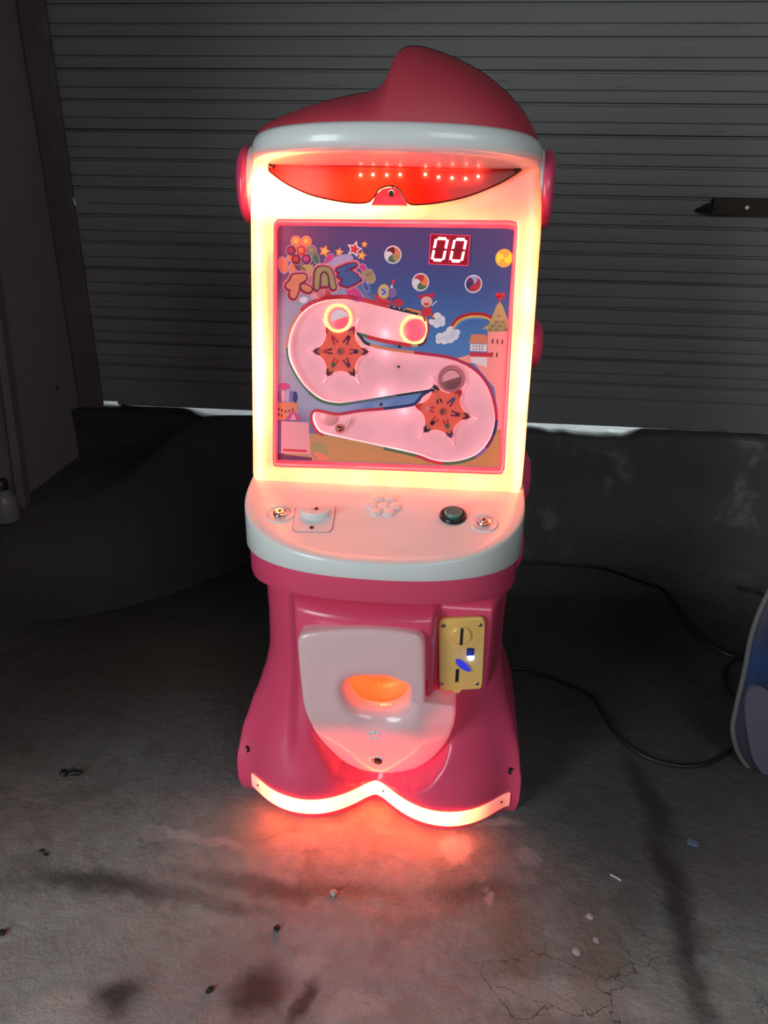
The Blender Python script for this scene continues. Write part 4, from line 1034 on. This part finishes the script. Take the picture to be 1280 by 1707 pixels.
# ---- cap: white brim, pink crown, white back shell
X0, YC = -.007, .12
def brim_ring(k, z, zs=0, n=72):
    r = []
    for i in range(n):
        a = 2*PI*i/n; cx, sx = math.cos(a), math.sin(a)
        p = 2/2.3; x = .2755*math.copysign(abs(cx)**p, cx); y = math.copysign(abs(sx)**p, sx)*(.185 if sx < 0 else .17)
        r.append((X0 + x*k, YC + y*k, z - .020 - y*k*.13))
    return r
mb = MB()
mb.loft([brim_ring(.2, 1.352), brim_ring(.62, 1.353), brim_ring(.86, 1.356), brim_ring(.955, 1.359), brim_ring(.99, 1.364), brim_ring(1.0, 1.371), brim_ring(.995, 1.384), brim_ring(.975, 1.395), brim_ring(.945, 1.401), brim_ring(.5, 1.403)], WHITE, True, True, True)
mb.build('cap_brim', mach, smooth=60)
crown = [(-0.2735,1.3927),(-0.2575,1.4062),(-0.2042,1.4259),(-0.1462,1.4434),(-0.1006,1.4536),(-0.0712,1.4582),(-0.0532,1.4617),(-0.0364,1.4696),(-0.0244,1.4832),(-0.0158,1.5005),(-0.0106,1.5147),(-0.0032,1.5251),(0.0119,1.5326),(0.0316,1.5331),(0.0535,1.5290),(0.0977,1.5151),(0.1424,1.4954),(0.1881,1.4661),(0.2237,1.4344),(0.2437,1.4080),(0.2567,1.3882)]
HT = [(x, z) for x, z in crown]
def hx_(x):
    if x <= HT[0][0] or x >= HT[-1][0]: return HT[0][1] if x <= HT[0][0] else HT[-1][1]
    for (a, b), (c, d) in zip(HT, HT[1:]):
        if x <= c: return lerp(b, d, (x-a)/(c-a))
CH = [Vector(p) for p in catmull(crown, 5)]
def crown_shell(t0, t1, off, mat, name, nt=16):
    mb = MB(); rings = []
    for q in CH:
        x, h = q.x, q.y
        s = max(-1, min(1, (x-X0)/.2665)); k = math.sqrt(max(0.0, 1-abs(s)**2.3))
        yf, yb = YC-.172*k-.003, YC+.15*k+.003; zb0 = 1.372
        r = []
        for j in range(nt+1):
            t = lerp(t0, t1, j/nt); c, sn = math.cos(t), math.sin(t)
            y = YC - (YC-yf)*math.copysign(abs(c)**.9, c) if c > 0 else YC + (yb-YC)*abs(c)**.9
            zb = zb0 + (YC-y)*.13
            z = zb + (max(h, zb0+.002)-zb0 - (YC-y)*.13*0)*abs(sn)**1.0*max(0, 1-(zb-zb0)/max(.03, h-zb0))
            nv = Vector((0, -c, sn))
            r.append((x, y + nv.y*off, z + nv.z*off))
        rings.append(r)
    mb.loft(rings, mat, closed=False)
    return mb.build(name, mach, smooth=70)
crown_shell(0, math.radians(80), 0, CROWNPINK, 'cap_crown')
crown_shell(math.radians(80), PI, .0012, WHITE, 'cap_back')

# ---- ears, side shoulders
for sgn, cx in ((-1, -.310), (1, .278)):
    ctr = (cx, .20, 1.300)
    mb = MB(); mb.lathe([(.064, -.06), (.072, -.055), (.076, -.01), (.075, -.001), (.070, .003)], ctr, (sgn, -.05, 0), WHITE, 40)
    e = mb.build('ear', mach)
    mb = MB(); mb.lathe([(.069, -.002), (.0745, .004), (.0755, .010), (.072, .018), (.062, .0235), (.0, .026)], ctr, (sgn, -.05, 0), PINK, 40); mb.build('ear_pad', e)
for sgn in (1,):
    for z, y, rz, ry, d in ((1.0, .17, .055, .06, .036), (.69, .17, .075, .06, .05), (.52, .17, .07, .07, .05)):
        cx = (.283 if z > .9 else .272)*sgn - .008
        mb = MB(); mb.lathe([(1.0, -.02/d), (.98, .35), (.86, .72), (.6, .93), (.3, .99), (0, 1)], (0, 0, 0), (sgn, 0, 0), PINK, 32)
        mb.v = [(cx + v[0]*d, y + v[1]*ry, z + v[2]*rz) for v in mb.v]
        mb.build('side_knob', mach, smooth=60)

# ---- white prize panel with the scoop opening
ph = [(-0.0568,0.3640),(-0.0580,0.3773),(-0.0543,0.3910),(-0.0457,0.3976),(-0.0287,0.4006),(0.0136,0.4037),(0.0496,0.4055),(0.0605,0.4043),(0.0673,0.3961),(0.0683,0.3815),(0.0665,0.3605),(0.0573,0.3401),(0.0393,0.3247),(0.0148,0.3178),(-0.0099,0.3184),(-0.0322,0.3255),(-0.0483,0.3407)]
hc = [(0.0068,0.3639)][0]; hc = Vector(hc)
def polar(P, n):
    P = [Vector(p) for p in P]; out = []
    for i in range(n):
        a = 2*PI*i/n; d = Vector((math.cos(a), math.sin(a))); best = None
        for p, q in zip(P, P[1:]+P[:1]):
            e = q-p; den = d.x*e.y - d.y*e.x
            if abs(den) < 1e-12: continue
            r = p-hc; t = (r.x*e.y - r.y*e.x)/den; u = (r.x*d.y - r.y*d.x)/den
            if t > 0 and -1e-6 <= u <= 1+1e-6 and (best is None or t > best): best = t
        out.append(hc + d*(best or .01))
    return out
NP = 160
PO, PH = polar(smoothloop(po, 1), NP), polar(smoothloop([(p[0], p[1]-.012) for p in ph], 1), NP)
mb = MB(); rings = []
rings.append([Vector((q.x, max(body_y(q.x, q.y), psurf(q))+.008, q.y)) for q in PO])
for t, off in ((0, .004), (0, -.006), (.012, -.0105), (.035, -.013), (.08, -.0145), (.16, -.015), (.26, -.015), (.36, -.015), (.46, -.015), (.56, -.015), (.64, -.0155), (.72, -.016), (.80, -.015), (.87, -.010), (.93, -.002), (.975, .008), (1.0, .020), (1.0, .035)):
    rings.append([(lambda q: Vector((q.x, psurf(q)+off, q.y)))(a.lerp(b, t)) for a, b in zip(PO, PH)])
mb.loft(rings, PANELMAT, True)
panel = mb.build('prize_panel', mach, smooth=55)
# chute behind the opening
CHUTE = plain('chute_orange', (.85, .4, .2), .3)
mb = MB()
mb.loft([[Vector((q.x, psurf(q)+o, q.y)) for q in [hc + (p-hc)*k for p in PH]] for k, o in ((1.0, .034), (1.06, .04), (1.05, .075), (.9, .10), (.5, .11), (.02, .112))], CHUTE, True)
mb.build('prize_chute', mach, smooth=60)
cz = hc.y
point('chute_lamp', mach.location + Vector((hc.x-.02, psurf(hc)+.085, cz+.02)), .36, (1.0, .11, .014), .006)
# lock on the panel, embossed dots
lp = Vector([(0.0032,0.1494)][0]); ly = psurf(lp)-.014
mb = MB(); mb.lathe([(.020, -.004), (.020, .001), (.017, .003), (.0145, .0015), (.013, -.003)], (lp.x, ly, lp.y), (0, -1, -.38), WHITE, 32, cap=False)
lk = mb.build('panel_lock', mach)
mb = MB(); mb.lathe([(.0130, -.003), (.0130, .0008), (.0085, .0012), (0, .0012)], (lp.x, ly, lp.y), (0, -1, -.38), STEEL, 24); mb.build('lock_plate', lk)
mb = MB(); mb.lathe([(.0085, 0), (.0085, .0055), (.007, .007), (0, .007)], (lp.x+.003, ly, lp.y), (0, -1, -.38), BLACK, 20); mb.build('lock_barrel', lk)
for q in [(-0.0100,0.2564),(-0.0011,0.2601),(0.0089,0.2593),(-0.0067,0.2427),(0.0035,0.2443)]:
    q = Vector(q); mb = MB(); mb.lathe([(.005, -.001), (.005, .001), (.003, .0022), (0, .0026)], (q.x, psurf(q)-.0148, q.y), (0, -1, 0), WHITE, 14); mb.build('embossed_dot', panel)

# ---- coin acceptor
CF = Vector((1, .10, 0)).normalized(); CN = Vector((.10, -1, 0)).normalized(); CZ = Vector((0, 0, 1))
def C3(p, h=0): return Vector((p[0], -.168 + .10*(p[0]-.17), p[1])) + CN*h
CFR = (CF, CZ, CN)
cq = [(0.1204,0.5156),(0.2135,0.5215),(0.2191,0.3479),(0.1758,0.3439),(0.1725,0.3359),(0.1626,0.3334),(0.1559,0.3421),(0.1301,0.3428)]
CP = rounded([C3(p) for p in cq], .12); cc = sum(CP, Vector())/len(CP)
mb = MB(); mb.loft([[p for p in CP], [p+CN*.0075 for p in CP], [cc+(p-cc)*.975+CN*.0095 for p in CP]], AMBER, True, True, True)
coin = mb.build('coin_acceptor', mach, smooth=40)
b0 = [(0.1679,0.4797)][0]
mb = MB(); mb.lathe([(.021, 0), (.021, .003), (.018, .0055), (0, .006)], C3(b0, .0085), CN, AMBER, 28); mb.build('slot_boss', coin)
mb = MB(); mb.box(C3(b0, .0148), (.0052, .040, .0012), DARK, CFR); mb.build('coin_slot', coin)
b1 = [(0.1649,0.3810)][0]
mb = MB(); mb.box(C3(b1, .0098), (.0065, .032, .0014), DARK, CFR); mb.build('return_slot', coin)
b2 = [(0.1883,0.4409)][0]
mb = MB(); mb.box(C3(b2, .0105), (.0135, .0165, .004), plain('led_housing', (.01, .012, .08), .4), CFR); mb.build('led_housing', coin)
b3 = [(0.1905,0.4265)][0]
mb = MB(); mb.lathe([(.0072, 0), (.0072, .002), (.005, .0045), (0, .0052)], C3(b3, .0095), CN, BLUELED, 18)
mb.build('blue_led', coin)
point('coin_led', mach.location + C3(b3, .03), .012, (.05, .1, 1.0), .003)
lv = [(0.1590,0.4223),(0.1663,0.4229),(0.1790,0.4151),(0.1869,0.4054),(0.1925,0.3940),(0.1826,0.3961),(0.1698,0.4040),(0.1619,0.4137)]
mb = MB(); mb.slab(smoothloop([C3(p, .0095) for p in lv], 1), CN*.006, BLUELENS); mb.build('return_lever', coin)
for p in [(0.1312,0.5016),(0.2040,0.5046),(0.2070,0.3613),(0.1337,0.3600)]:
    mb = MB(); mb.lathe([(.0042, 0), (.0042, .0015), (.003, .0026), (.0012, .0022), (0, .0015)], C3(p, .0092), CN, STEEL, 14); mb.build('screw', coin)

# ================================================================== LOOSE THINGS
CABLE = plain('black_cable', (.012, .010, .010), .5)
def cable(pts, r, label, name='power_cable'):
    P = catmull([(x, y, r) for x, y in pts], 8)
    mb = MB(); mb.tube(P, r, CABLE, 8)
    return tag(mb.build(name, smooth=180), label, 'cable')
c1 = [(0.2732,2.5035),(0.3638,2.5153),(0.4659,2.5285),(0.5532,2.5158),(0.6255,2.4874),(0.7195,2.4178),(0.7820,2.3695),(0.7982,2.2690),(0.8031,2.1378),(0.8409,2.0389),(0.8870,1.9831),(0.9382,1.9768)]
c1 = [(x, min(y, 2.515)) for x, y in c1]
cable(c1, .0055, 'black power cable running along the foot of the low wall towards the right')
c2 = [(0.2135,1.8366),(0.2658,1.8311),(0.3244,1.8062),(0.3960,1.7643),(0.4401,1.7237),(0.4570,1.6491),(0.4770,1.5683),(0.5183,1.5110),(0.5637,1.4845),(0.6197,1.4765),(0.6736,1.4890),(0.7183,1.5173),(0.7479,1.5466)]
cable(c2, .0055, 'black power cable looping across the dark floor from the machine base')
c3 = [(0.9268,1.9691),(0.8906,1.9554),(0.8550,1.9146),(0.8291,1.8529),(0.8215,1.7963),(0.8354,1.7527)]
cable(c3, .005, 'short loop of black cable beside the blue moulded body', 'cable_loop')
c4 = [(1.0550,2.4170),(1.0815,2.4033),(1.1105,2.3859),(1.1498,2.3373)]
cable(c4, .006, 'short black cable end near the low wall behind the blue body', 'cable_end')

# blue moulded body at the right edge
rb = [(0.7272,0.5175),(0.7176,0.4740),(0.7110,0.4265),(0.7088,0.3750),(0.7112,0.3259),(0.7138,0.2875),(0.7153,0.2275),(0.7173,0.1569),(0.7204,0.1173),(0.7312,0.0814),(0.7513,0.0384),(0.7871,-0.0095),(0.8177,-0.0315)]
LBL = [Vector(p) for p in catmull(rb, 4)]
BLUEB = None
def blue_material():
    m, t, b = newmat('blue_shell'); c = t.coords(); sx = t.new('ShaderNodeSeparateXYZ'); t.link(c, sx.inputs[0])
    t.link(t.ramp(t.smooth(sx.outputs[2], .1, .45), [(0, (.04, .04, .055)), (.35, (.022, .026, .06)), (.7, (.010, .04, .13)), (1, (.03, .033, .05))]), b.inputs['Base Color'])
    b.inputs['Roughness'].default_value = .4
    return m
BLUEB = blue_material(); LILAC = plain('lilac_patch', (.11, .10, .135), .5); BEAD = plain('pale_bead', (.13, .13, .13), .5)
rbx = 1.16
full = LBL + [Vector((.84, .0)), Vector((1.10, 0.0)), Vector((1.16, .06)), Vector((1.2, .3)), Vector((1.12, .52)), Vector((1.0, .62)), Vector((.85, .60)), Vector((.77, .56))]
cen2 = Vector((.95, .28))
ride = empty('moulded_body', (.95, 1.52, 0)); tag(ride, 'dark blue moulded body with pale edge bead and lilac patch, at the right edge', 'ride')
off = Vector((.95, 1.52, 0))
def RBP(p, k, y): q = cen2 + (p-cen2)*k; return Vector((q.x, y, max(q.y, 0.002))) - off
mb = MB(); mb.loft([[RBP(p, k, y) for p in full] for k, y in ((.66, 1.63), (.80, 1.58), (.97, 1.515), (1, 1.50), (.97, 1.488), (.9, 1.482), (.5, 1.476), (.05, 1.475))], BLUEB, True, True, False)
mb.build('shell', ride, smooth=40)
mb = MB(); mb.tube([RBP(p, 1.0, 1.5) for p in full], .0062, BEAD, 8, closed=True); mb.build('edge_bead', ride)
bb = [(0.7780,0.0336),(0.7502,0.1056),(0.7287,0.1759),(0.7193,0.2279),(0.7257,0.2562),(0.7467,0.2598),(0.7750,0.2417),(0.8151,0.1842),(0.8475,0.0410),(0.8251,-0.0190)]
mb = MB(); mb.slab([Vector((p.x, 1.486, p.y))-off for p in smoothloop([Vector(p) for p in bb], 2)], (0, -.010, 0), LILAC); mb.build('lilac_patch', ride)

# board and bottle at the left edge
BOARD = plain('grey_board', (.12, .10, .098), .6, var=.2)
mb = MB(); mb.loft([[(-1.380, 2.10, .332), (-1.355, 2.095, .332), (-1.352, 2.06, .332), (-1.377, 2.055, .332)], [(-1.394, 2.20, 1.05), (-1.372, 2.195, 1.05), (-1.370, 2.16, 1.05), (-1.392, 2.155, 1.05)]], BOARD, True, True, True)
tag(mb.build('leaning_board'), 'thin grey strip of board leaning upright against the left wall', 'board')
BOT = plain('white_bottle', (.16, .16, .165), .4)
bt = empty('bottle', (-1.358, 1.965, .333)); tag(bt, 'pale plastic bottle with a dark cap on the ledge at the left edge', 'bottle')
mb = MB(); mb.lathe([(.036, 0), (.040, .008), (.040, .055), (.036, .075), (.024, .092), (.017, .098), (.017, .105)], (0, 0, 0), (0, 0, 1), BOT, 28); mb.build('bottle_body', bt)
mb = MB(); mb.lathe([(.021, .102), (.021, .128), (.018, .132), (0, .132)], (0, 0, 0), (0, 0, 1), BLACK, 20); mb.build('cap', bt)

# litter on the floor
def chip(p, r, hgt, mat, label, name, cat, seed, sx=1.0, rot=0.0, flat=False):
    rng = random.Random(seed); n = 9; mb = MB(); rings = []
    prof = ((.75, 0), (1, .35), (.8, .8), (.35, 1.0)) if not flat else ((1, 0), (1, .7), (.9, 1.0))
    ra = [rng.uniform(.7, 1.15) for _ in range(n)]
    for k, h in prof:
        r_ = []
        for i in range(n):
            a = 2*PI*i/n; x = r*k*ra[i]*math.cos(a)*sx; y = r*k*ra[i]*math.sin(a)
            r_.append((x*math.cos(rot)-y*math.sin(rot), x*math.sin(rot)+y*math.cos(rot), hgt*h*(1 if flat else rng.uniform(.85, 1.1))))
        rings.append(r_)
    mb.loft(rings, mat, True, True, True)
    return tag(mb.build(name, smooth=35, loc=(p[0], p[1], 0)), label, cat)
STONE = plain('pale_stone', (.5, .47, .45), .8, var=.2); PLASB = plain('scrap_black', (.015, .016, .016), .3); CLAY = plain('dark_grit', (.02, .018, .017), .8)
ps = [(-0.8859,1.2809),(-0.8646,1.2774),(-0.1832,1.0289),(0.5775,1.2433),(-0.3690,0.8131),(-0.7927,0.8749),(-0.8154,1.0628),(-0.8032,1.0549),(0.3241,1.0361),(0.2871,0.9597),(0.3277,0.9859),(-0.2784,0.9421),(-0.6013,0.7482),(-0.6021,1.1996)]
LB = empty('scrap_piece', (ps[1][0], ps[1][1], 0)); tag(LB, 'glossy black plastic scrap lying on the floor left of the machine', 'scrap')
mb = MB(); mb.tube([(.002, -.002, .007), (.012, .004, .008), (.022, .004, .007), (.030, .008, .006)], [.004, .0075, .007, .003], PLASB, 10); mb.build('scrap_tail', LB)
mb = MB(); mb.lathe([(.008, 0), (.010, .006), (.007, .012), (0, .013)], (-.012, .002, 0), (0, 0, 1), PLASB, 12); mb.build('scrap_head', LB)
chip(ps[2], .0085, .009, STONE, 'pale pebble in the red light in front of the machine', 'pebble', 'pebble', 3)
chip(ps[3], .012, .002, plain('blue_scrap', (.12, .2, .27), .4), 'blue plastic shard on the floor right of the machine', 'plastic_shard', 'scrap', 5, flat=True)
chip(ps[4], .0065, .007, CLAY, 'dark crumb near the bottom of the photo, left of centre', 'crumb', 'crumb', 7, 1.5, .8)
chip(ps[5], .008, .008, CLAY, 'dark crumb at the left edge of the photo', 'crumb', 'crumb', 8)
chip(ps[6], .0045, .004, CLAY, 'tiny black speck of a close pair on the left, upper one', 'crumb', 'crumb', 9, 1.6)
chip(ps[7], .0045, .004, CLAY, 'tiny black speck of a close pair on the left, lower one', 'crumb', 'crumb', 10, 1.6, -.4)
chip(ps[8], .0075, .0015, STONE, 'flat pale plaster flake right of the machine, topmost of the cluster', 'plaster_flake', 'flake', 11, flat=True)
chip(ps[9], .009, .0015, STONE, 'flat pale plaster flake, lowest and largest of the cluster', 'plaster_flake', 'flake', 12, flat=True)
chip(ps[10], .0065, .0015, STONE, 'flat pale plaster flake, rightmost of the cluster', 'plaster_flake', 'flake', 13, flat=True)
chip(ps[11], .006, .007, CLAY, 'dark crumb at the edge of the red light, left of the pebble', 'crumb', 'crumb', 14, 1.4, .9)
a, b = [(0.3813,1.1379),(0.4010,1.1256)]
mb = MB(); mb.tube([(a[0], a[1], .0022), ((a[0]+b[0])/2, (a[1]+b[1])/2, .003), (b[0], b[1], .0022)], .0019, plain('white_stick', (.6, .6, .58), .5), 8)
tag(mb.build('cotton_stick'), 'thin white stick lying on the floor right of the machine', 'stick')
